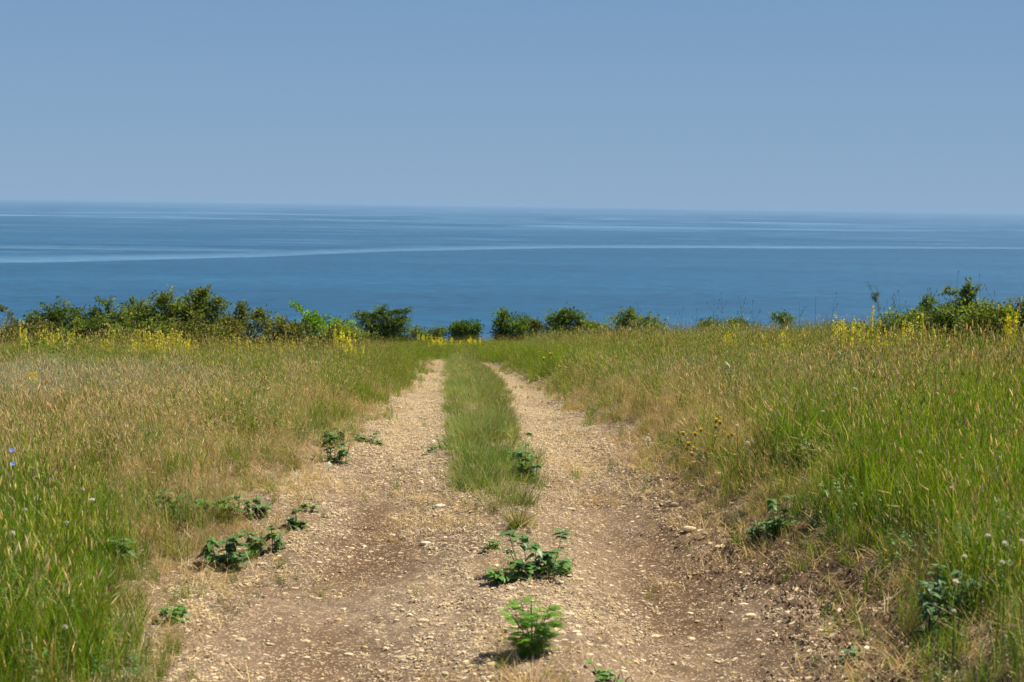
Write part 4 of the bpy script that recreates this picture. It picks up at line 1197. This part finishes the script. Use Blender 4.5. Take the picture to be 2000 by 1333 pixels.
for a in [(1392, 582, 690, 'thin forked green stalk left of the yellow meadow clump'), (1411, 572, 690, 'thin stalk right beside the forked one, over the yellow meadow clump'),
          (1452, 578, 690, 'many-branched stalk over the right meadow, third from the bushes', None, 6), (1470, 590, 690, 'leaning thin stalk right of the many-branched one'),
          (1366, 606, 690, 'short thin stalk over the grass left of the forked one'), (1590, 576, 695, 'single straight stalk with pale round head in the right meadow', 'ball', 0),
          (1617, 572, 695, 'straight bare stalk next to the one with the pale round head', None, 1), (1561, 592, 690, 'slanting thin stalk left of the round-headed stalk'),
          (1762, 568, 700, 'tall bare stalk with side twigs right of the crooked shrub', None, 5), (1740, 590, 700, 'feathery stalk hugging the crooked shrub', None, 6),
          (1860, 532, 705, 'tall forked stalk rising left of the tallest right bush', None, 5), (1912, 538, 705, 'tall dark stalk right behind the tallest bush', None, 3, (.05, .07, .03)),
          (1945, 570, 705, 'thin stalk above the reddish bush at the right', None, 4), (1820, 562, 705, 'slim leaning stalk above the sparse bush', None, 3),
          (1245, 582, 680, 'fine stalks rising from the sunken yellow-green bush', None, 4), (1325, 600, 680, 'low fine stalk right of the sunken bush', None, 2)]:
    stalk(*a)

# ------------------------------------------------------------------ weeds by the track: every leaf is its own object
def leaf_mesh(L, w, c, kind='heart'):
    mb = MB()
    if kind == 'heart':          # arrow-heart bindweed leaf
        prof = [(-.12, .34), (.05, .50), (.30, .42), (.62, .24), (1.0, 0)]
        mid = [(0, 0, 0)]; vs_ = [(0, 0, 0)]
        for t, ww in prof[:-1]:
            z = -.18 * L * max(t, 0) ** 2
            vs_ += [(t * L, ww * w, z + .22 * ww * w), (max(t, 0.02) * L, 0, z), (t * L, -ww * w, z + .22 * ww * w)]
        vs_.append((L, 0, -.22 * L))
        fs = [(0, 1, 2), (0, 2, 3)] + [(1 + 3 * i, 4 + 3 * i, 5 + 3 * i, 2 + 3 * i) for i in range(3)] + [(2 + 3 * i, 5 + 3 * i, 6 + 3 * i, 3 + 3 * i) for i in range(3)] + [(10, 13, 11), (11, 13, 12)]
        cs = [c] + [c, cmix(c, (.25, .34, .12), .35), c] * 4 + [c]
        mb.add(vs_, fs, cs)
    elif kind == 'frond':        # feathery divided leaf
        n_ = 9
        mb.tube([(0, 0, 0), (L * .5, 0, L * .06), (L, 0, -L * .06)], [.0022, .0016, .001], cmix(c, (.2, .3, .1), .4), 3)
        for i in range(n_):
            t = .12 + .85 * i / (n_ - 1); zz = L * (.12 * 4 * t * (1 - t) * .5 - .06 * t)
            ln = w * (1 - .55 * abs(t - .4) / .6) * U(.85, 1.1)
            for s in (-1, 1):
                d = Vector((.55, s * 1.0, U(-.1, .1))).normalized()
                b0 = Vector((t * L, 0, zz))
                mb.leaf(b0, d, (0, 0, 1), ln, ln * .20, cvar(c, .12), .1)
                for q in (.35, .65):
                    b1 = b0 + d * ln * q
                    mb.leaf(b1, (Vector((1, s * .25, 0))), (0, 0, 1), ln * .34, ln * .12, cvar(c, .12), .1)
                    mb.leaf(b1, (Vector((-.1, s * 1.0, 0))), (0, 0, 1), ln * .30, ln * .12, cvar(c, .12), .1)
    return mb.mesh('leaf', M_leaf)
LM = {}
for nm, c in (('dark', (.09, .20, .035)), ('mid', (.13, .27, .035)), ('blue', (.10, .19, .07))):
    LM[nm] = [leaf_mesh(.075, .055, cvar(c, .15)) for _ in range(4)]
def orient(o, d, up=Vector((0, 0, 1))):
    d = d.normalized(); y_ = up.cross(d)
    if y_.length < 1e-4: y_ = Vector((0, 1, 0))
    y_.normalize(); z_ = d.cross(y_)
    o.rotation_euler = Matrix((d, y_, z_)).transposed().to_euler()
def weed(px, py, wpx, hpx, n_leaf, tone, name, label, group='leafy weeds growing on the track', runners=5, leafsc=1.0):
    n_leaf = int(n_leaf * 2.1); leafsc *= 1.15; hpx *= .88; runners = int(runners * 1.6) + 1
    g0 = G(px, py); k = g0.y / FOC
    root = empty(name, g0); tag(root, label, 'weed', group)
    Wm, Hm = wpx * k, hpx * k
    st = MB(); spots = []
    for r_ in range(runners):
        ex = (-.5 + (r_ + .5) / runners + U(-.1, .1)) * Wm; ey = U(-.35, .35) * Wm
        ez = Hm * U(.12, 1.15)
        gz = float(height(g0.x + ex, g0.y + ey)) - g0.z
        b0 = Vector((ex * .6, ey * .6, max(gz * .6, -.02))); e = Vector((ex, ey, ez + gz)); m_ = Vector((ex * .85, ey * .85, ez * .55 + max(gz, 0) + .01))
        pts = [b0, b0.lerp(m_, .5) + Vector((0, 0, .01)), m_, m_.lerp(e, .6), e]
        st.tube(pts, [.004, .0035, .003, .0025, .0015], cvar((.11, .16, .05)), 4)
        for q in range(int(n_leaf / runners) + 1):
            t = U(.0, 1) ** .8 * 3.99; i = min(3, int(t)); spots.append((pts[i].lerp(pts[i + 1], t - i), e))
    st.obj('stem', M_leaf, root)
    for (p, e) in spots[:n_leaf]:
        az = U(0, 6.28)
        o = bpy.data.objects.new('leaf', random.choice(LM[tone])); col.objects.link(o); o.parent = root
        d = Vector((math.cos(az), math.sin(az), U(-.5, .55)))
        o.location = p + Vector((math.cos(az), math.sin(az), 0)) * .008
        orient(o, d); s = U(.6, 1.1) * leafsc; o.scale = (s, s, s)
    return root
for a in [(1050, 1125, 130, 95, 78, 'dark', 'bindweed', 'large arching leafy weed on the middle ridge above the feathery weed', 'leafy weeds growing on the track', 9, .92),
          (985, 1135, 70, 36, 26, 'mid', 'bindweed', 'low creeping leaves at the left foot of the large arching weed', 'leafy weeds growing on the track', 4, .85),
          (1095, 1118, 60, 34, 24, 'mid', 'bindweed', 'low creeping leaves at the right foot of the large arching weed', 'leafy weeds growing on the track', 4, .85),
          (1032, 935, 50, 78, 52, 'dark', 'bindweed', 'dark leafy weed leaning out on the right edge of the grassy middle strip', 'leafy weeds growing on the track', 5, .85),
          (1000, 905, 56, 58, 34, 'mid', 'bindweed', 'leafy weed in the middle strip just left of the dark leaning one', 'leafy weeds growing on the track', 4, .8),
          (440, 1108, 76, 76, 60, 'dark', 'bindweed', 'thick dark green weed on the left verge of the lower track', 'leafy weeds growing on the track', 8, .9),
          (497, 1085, 40, 50, 24, 'dark', 'bindweed', 'smaller dark weed between the thick verge weed and a slim upright one', 'leafy weeds growing on the track', 4, .85),
          (538, 1075, 22, 52, 14, 'dark', 'bindweed', 'slim upright weed right of the verge weeds', 'leafy weeds growing on the track', 2, .85),
          (580, 1032, 30, 42, 18, 'dark', 'bindweed', 'small upright weed alone on pale gravel of the left verge', 'leafy weeds growing on the track', 3, .85),
          (600, 1000, 30, 18, 9, 'mid', 'bindweed', 'tiny creeping weed up-right of the upright gravel weed', 'leafy weeds growing on the track', 3, .7),
          (328, 1010, 55, 72, 48, 'dark', 'bindweed', 'dark leafy weed in brown grass left of the track', 'leafy weeds in the left grass', 5, .9),
          (396, 1005, 46, 62, 36, 'mid', 'bindweed', 'leafy weed in the grass right of the dark one', 'leafy weeds in the left grass', 4, .85),
          (450, 1012, 52, 50, 34, 'mid', 'bindweed', 'spreading weed in thin grass above the thick verge weed', 'leafy weeds in the left grass', 4, .8),
          (500, 1012, 46, 50, 34, 'dark', 'bindweed', 'spreading weed nearest the gravel above the thick verge weed', 'leafy weeds in the left grass', 4, .8),
          (655, 903, 60, 62, 48, 'dark', 'bindweed', 'leafy weed at the left edge of the track behind a white flower', 'leafy weeds growing on the track', 5, .85),
          (668, 870, 24, 40, 16, 'mid', 'bindweed', 'upright leafy stem behind the weed with the white flower', 'leafy weeds in the left grass', 3, .8),
          (715, 866, 44, 26, 18, 'dark', 'bindweed', 'creeping weed reaching from the left grass onto the gravel', 'leafy weeds growing on the track', 4, .8),
          (740, 870, 18, 16, 7, 'dark', 'bindweed', 'tip of a creeping weed lying on the gravel', 'leafy weeds growing on the track', 2, .8),
          (850, 880, 34, 14, 12, 'mid', 'bindweed', 'flat little weed on the gravel beside the middle strip', 'leafy weeds growing on the track', 4, .7),
          (905, 860, 60, 24, 24, 'mid', 'bindweed', 'leafy weed across the middle strip, left half', 'leafy weeds growing on the track', 5, .85),
          (965, 855, 50, 26, 22, 'mid', 'bindweed', 'leafy weed across the middle strip, right half', 'leafy weeds growing on the track', 5, .85),
          (960, 1075, 30, 20, 12, 'mid', 'bindweed', 'small dull weed left of the large arching weed', 'leafy weeds growing on the track', 4, .6),
          (1035, 855, 16, 20, 6, 'dark', 'bindweed', 'single sprig right of the middle strip', 'leafy weeds growing on the track', 2, .8),
          (340, 1218, 60, 34, 22, 'mid', 'bindweed', 'low green weed at the lower left edge of the track', 'leafy weeds growing on the track', 5, .8),
          (225, 1110, 60, 80, 36, 'dark', 'bindweed', 'broad leaves low in the grass at the lower left', 'leafy weeds in the left grass', 4, 1.0),
          (1525, 1052, 56, 75, 60, 'dark', 'bindweed', 'dark bushy weed on the right verge', 'leafy weeds on the right verge', 5, .8),
          (1475, 1062, 26, 30, 14, 'dark', 'bindweed', 'small weed just below left of the dark one on the right verge', 'leafy weeds on the right verge', 3, .75),
          (1640, 1005, 80, 80, 44, 'mid', 'bindweed', 'green leafy patch in the right meadow above the dark verge weed', 'leafy weeds on the right verge', 7, .6),
          (1740, 1025, 80, 84, 44, 'mid', 'bindweed', 'green leafy patch farther right in the right meadow', 'leafy weeds on the right verge', 7, .6),
          (1845, 1235, 110, 125, 90, 'blue', 'bindweed', 'bluish green weed with round leaves at the lower right', 'leafy weeds on the right verge', 8, .75),
          (1660, 1298, 40, 18, 12, 'blue', 'bindweed', 'small greyish weed beside a white stone low on the right', 'leafy weeds on the right verge', 4, .6),
          (1190, 1330, 90, 10, 7, 'mid', 'bindweed', 'flat weed sprigs at the bottom edge between the ruts', 'leafy weeds growing on the track', 5, .6)]:
    weed(*a)

# feathery weed with its fronds
g0 = G(1040, 1272); k = g0.y / FOC
g0.z -= .01; root = empty('feathery_weed', g0); tag(root, 'bright green feathery weed like a tiny tree between the ruts near the bottom', 'weed')
fr = [leaf_mesh(U(.070, .10), U(.032, .042), (.17, .33, .020), 'frond') for _ in range(5)]
st = MB(); Hm = 122 * k
tops = []
for i in range(8):
    a = i * .785 + U(-.3, .3); e = Vector((math.cos(a) * Hm * .34, math.sin(a) * Hm * .3, Hm * U(.35, .88)))
    b0 = Vector((0, 0, Hm * U(-.05, .12)))
    st.tube([b0, b0.lerp(e, .5) + Vector((0, 0, .01)), e], [.004, .003, .0018], (.13, .20, .05), 4); tops.append((b0, e))
tops.append((Vector((0, 0, .02)), Vector((-.01, 0, Hm * .92)))); st.tube([(0, 0, -.04), tops[-1][1]], [.006, .002], (.13, .20, .05), 5)
st.obj('stem', M_leaf, root)
for i in range(135):
    b0, e = random.choice(tops); t = U(.08, 1.02); p = b0.lerp(e, t); az = U(0, 6.28)
    if e.x ** 2 + e.y ** 2 > .002: az = math.atan2(e.y, e.x) + random.gauss(0, 1.0)
    o = bpy.data.objects.new('leaf', random.choice(fr)); col.objects.link(o); o.parent = root
    o.location = p; orient(o, Vector((math.cos(az), math.sin(az), U(-.2, .45)))); s = U(.65, 1.05); o.scale = (s, s, s)

# grass tussocks one can point at
def tussock(px, py, hpx, spread, n_, label, cols, m, w=.004, name='grass_tussock', curl=(.3, 1.2), lean=(.05, .9)):
    g0 = G(px, py); k = g0.y / FOC
    mb = MB()
    for i in range(n_):
        a, q = U(0, 6.28), spread * math.sqrt(U(0, 1)); c = cvar(random.choice(cols))
        mb.blade((q * math.cos(a), q * math.sin(a), -.01), a + U(-.6, .6), U(*lean), hpx * k * U(.6, 1.15), w * U(.7, 1.3), cmix(c, BROWN, .3), c, 4, U(*curl))
    o = mb.obj(name, m); o.location = g0
    tag(o, label, 'grass tussock', 'single grass tussocks beside the ruts'); return o
gc = [(.095, .175, .030), (.13, .20, .04), (.07, .13, .02)]
tussock(1012, 1030, 72, .05, 210, 'bushy green grass tussock ending the middle strip', gc + [STRAW], M_grass, .0035)
tussock(1030, 990, 40, .07, 120, 'smaller green tussock behind the one ending the middle strip', gc, M_grass, .0035)
tussock(560, 950, 22, .03, 70, 'short dark grass tussock at the left verge', [(.06, .09, .02), OLIVE], M_grass, .004)
tussock(960, 1078, 20, .02, 50, 'small spiky grass tuft left of the large leafy weed', [(.08, .12, .03), OLIVE], M_grass, .004)
tussock(1075, 1030, 14, .03, 30, 'tiny dry tuft right of the green tussock', [OLIVE, TAN], M_dry, .003)
tussock(1040, 1345, 70, .10, 150, 'bleached dry tussock at the bottom edge under the feathery weed', [STRAW, PALE, TAN], M_dry, .004)
tussock(985, 1300, 30, .06, 60, 'thin dull grass tuft left of the feathery weed base', [OLIVE, TAN, GREEN_D], M_dry, .003)
tussock(510, 1140, 16, .03, 40, 'small flat grass tuft below the dark weeds of the left verge', [(.08, .11, .03), OLIVE], M_grass, .004)
tussock(505, 1165, 12, .03, 36, 'second flat grass tuft lower on the left verge', [(.08, .11, .03), OLIVE], M_grass, .004)
tussock(450, 1200, 26, .05, 44, 'sparse green grass tuft on bare soil at the left', gc, M_grass, .003)
tussock(330, 1120, 50, .05, 26, 'few thin dry stems standing on bare soil at the left', [TAN, OLIVE], M_dry, .002, lean=(.0, .4))
tussock(985, 960, 50, .12, 160, 'fluffy green tussock on the left side of the middle strip', gc + [OLIVE], M_grass, .003)
tussock(925, 945, 50, .12, 200, 'fluffy tussock at the left front of the middle strip', gc + [OLIVE], M_grass, .003)

# ------------------------------------------------------------------ flowers
def flower(px, py, kind, label, base_drop=55, size=13, group=None):
    """head stands at the pixel; the stem goes down to the ground in front"""
    if kind in ('white', 'blue') and base_drop > 34:      # stems as tall as the grass they stand in
        want = .47 if py > 900 else .42
        for _ in range(4): base_drop = want / (G(px, py + base_drop).y / FOC)
    g0 = G(px + U(-4, 4), py + base_drop); k = g0.y / FOC
    h = base_drop * k
    nm, cat = {'white': ('scabious_flower', 'flower'), 'blue': ('chicory_flower', 'flower'), 'puff': ('seed_puff', 'seed head'), 'bind': ('bindweed_flower', 'flower')}[kind]
    root = empty(nm, g0); tag(root, label, cat, group)
    st = MB(); e = Vector((U(-.02, .02), 0, h))
    st.tube([(0, 0, 0), (e.x * .3, .005, h * .5), e], [.003, .0022, .0018], (.11, .17, .05), 4); st.obj('stem', M_leaf, root)
    hd = MB(); r_ = size * k * (.36 if kind == 'blue' else .45)
    if kind in ('white', 'puff'):
        c = (.60, .56, .58) if kind == 'white' else (.42, .38, .32)
        for i in range(46):
            d = Vector((U(-1, 1), U(-1, 1), U(-.35, 1))).normalized()
            hd.leaf(e + d * r_ * .2, d, d.orthogonal(), r_ * .9, r_ * .32, cvar(c, .1), .1, 0)
    elif kind == 'blue':
        for i in range(17):
            a = i * 6.283 / 17; d = Vector((math.cos(a), math.sin(a) * .7 - .0, .35 + .6 * math.sin(a)))
            hd.leaf(e, d, (0, -.6, .8), r_ * 1.15, r_ * .38, cvar((.22, .27, .72), .1), .05, .05)
    else:
        for i in range(5):
            a = i * 1.2566; d = Vector((math.cos(a), -.3, math.sin(a) * .9 + .3))
            hd.leaf(e, d, (0, -1, .2), r_ * 1.1, r_ * 1.0, (.80, .78, .80), .1, .05)
    hd.obj('flower_head', M_petal, root)
WG = 'white scabious flowers in the meadow'
for a in [(25, 875, 'blue', 'upper of two blue flowers at the left edge of the meadow', 60, 16), (20, 903, 'blue', 'lower of two blue flowers at the left edge', 55, 18),
          (73, 973, 'white', 'white round flower low in the left grass beside a taller one', 60, 13, WG), (178, 972, 'white', 'white round flower in the left grass between straw stems', 55, 15, WG),
          (47, 992, 'white', 'white flower just under the leftmost pair in the left grass', 55, 11, WG), (168, 951, 'white', 'flat white flower right above the straw stems at left', 50, 11, WG),
          (25, 1041, 'white', 'white round flower in bright green grass at the left edge', 70, 13, WG), (128, 1013, 'white', 'flat pale flower in the left grass over green blades', 55, 11, WG),
          (124, 1216, 'white', 'pale flower low in the green grass at the lower left', 75, 14, WG),
          (283, 1076, 'puff', 'pale seed puff over the bare soil at the left', 30, 12), (220, 1206, 'puff', 'beige seed puff near the lower left grass edge', 50, 12),
          (638, 908, 'bind', 'white open flower low beside the left edge of the track', 12, 18),
          (925, 888, 'puff', 'grey seed puff on the middle strip, larger', 20, 15), (923, 915, 'puff', 'grey seed puff on the middle strip, lower one', 16, 13),
          (888, 886, 'puff', 'grey seed puff at the left edge of the middle strip', 14, 12), (1025, 1034, 'puff', 'grey seed puff at the foot of the green tussock', 8, 14), (928, 985, 'puff', 'grey seed puff on bare soil at the strip end', 8, 16),
          (1270, 862, 'white', 'white seed ball at the verge left of the orange thistle', 30, 15, WG), (1462, 864, 'white', 'white flower right of the orange thistle', 50, 11, WG),
          (1443, 838, 'white', 'white flower up right of the orange thistle', 45, 9, WG), (1603, 804, 'white', 'white flower in the dry part of the right meadow', 50, 9, WG), (1666, 757, 'white', 'white flower high in the right meadow over dry grass', 45, 12, WG),
          (1790, 880, 'white', 'white flower in the bright green part of the right meadow', 55, 11, WG), (1855, 955, 'white', 'bright white flower alone in the green right meadow', 55, 12, WG),
          (1910, 1045, 'white', 'white flower left of the pair at the right edge', 60, 12, WG), (1955, 1060, 'white', 'large white flower near the right edge', 60, 15, WG), (1992, 1058, 'white', 'white flower cut by the right edge', 60, 13, WG),
          (1868, 1098, 'white', 'white flower below the pair in the lower right grass', 60, 12, WG), (1945, 1098, 'white', 'white flower right above the bluish weed', 60, 14, WG),
          (1860, 1135, 'white', 'wide pale flower just over the bluish weed', 50, 18, WG), (1862, 1197, 'white', 'pale flower in front of the bluish weed', 50, 13, WG),
          (1820, 770, 'white', 'small white flower high in the green right meadow', 50, 9, WG), (1695, 605, 'white', 'white flower by the yellow spires of the crooked shrub', 70, 8, WG),
          (1950, 688, 'white', 'small flat white flower below the right brow bushes', 40, 11, WG), (1626, 652, 'white', 'white flower left in the tall yellow clump', 45, 9, WG),
          (1646, 648, 'white', 'white flower inside the tall yellow clump', 45, 8, WG), (1820, 624, 'white', 'white flower under the sparse bush', 60, 8, WG)]:
    flower(*a)
# star thistle with orange heads
def thistle(px, base_py, heads, label, hs=8):
    g0 = G(px, base_py); k = g0.y / FOC
    root = empty('star_thistle', g0); tag(root, label, 'thistle', 'orange flowered thistles in the right meadow')
    st = MB()
    for (hx, hy) in heads:
        e = Vector(((hx - px) * k, U(-.12, .12), (base_py - hy) * k)); b0 = Vector((e.x * .35, e.y * .3, e.z * U(.25, .5)))
        st.tube([(e.x * .05, 0, 0), b0, b0.lerp(e, .6) + Vector((U(-.01, .01), 0, 0)), e], [.0035, .003, .0022, .0015], (.22, .27, .15), 4)
        for q in range(7):
            az = U(0, 6.28); st.leaf(b0.lerp(e, U(0, .95)), (math.cos(az), math.sin(az), .5), (0, 0, 1), U(.02, .05), .007, cvar((.18, .24, .12)))
        hd = MB(); r_ = hs * k * .42
        hd.spindle(e - Vector((0, 0, r_)), (0, 0, 1), r_ * 1.6, r_ * .6, (.20, .22, .08), 6)
        for q in range(20):
            az = U(0, 6.28); hd.leaf(e + Vector((0, 0, r_ * .3)), (math.cos(az), math.sin(az), U(.2, 1.6)), (0, 0, 1), r_ * 1.1, r_ * .3, cvar((.88, .52, .03), .12))
        hd.obj('flower_head', M_petal, root)
    st.obj('stem', M_leaf, root)
thistle(1385, 915, [(1394, 817), (1401, 820), (1399, 836), (1365, 838), (1334, 849), (1359, 852), (1396, 854), (1425, 845), (1425, 855), (1345, 870), (1342, 879), (1347, 883), (1357, 881), (1388, 877), (1414, 882), (1359, 910)], 'orange flowered thistle standing at the right verge of the track', 11)
thistle(1072, 725, [(1074, 692), (1062, 702), (1077, 702), (1088, 700), (1097, 698)], 'small orange flowered thistle far up the right verge', 9)
thistle(235, 800, [(235, 779)], 'single orange thistle flower in the dry left meadow', 8)
thistle(1330, 800, [(1326, 779), (1508, 765)], 'faint orange thistle heads in the dry right meadow', 6)
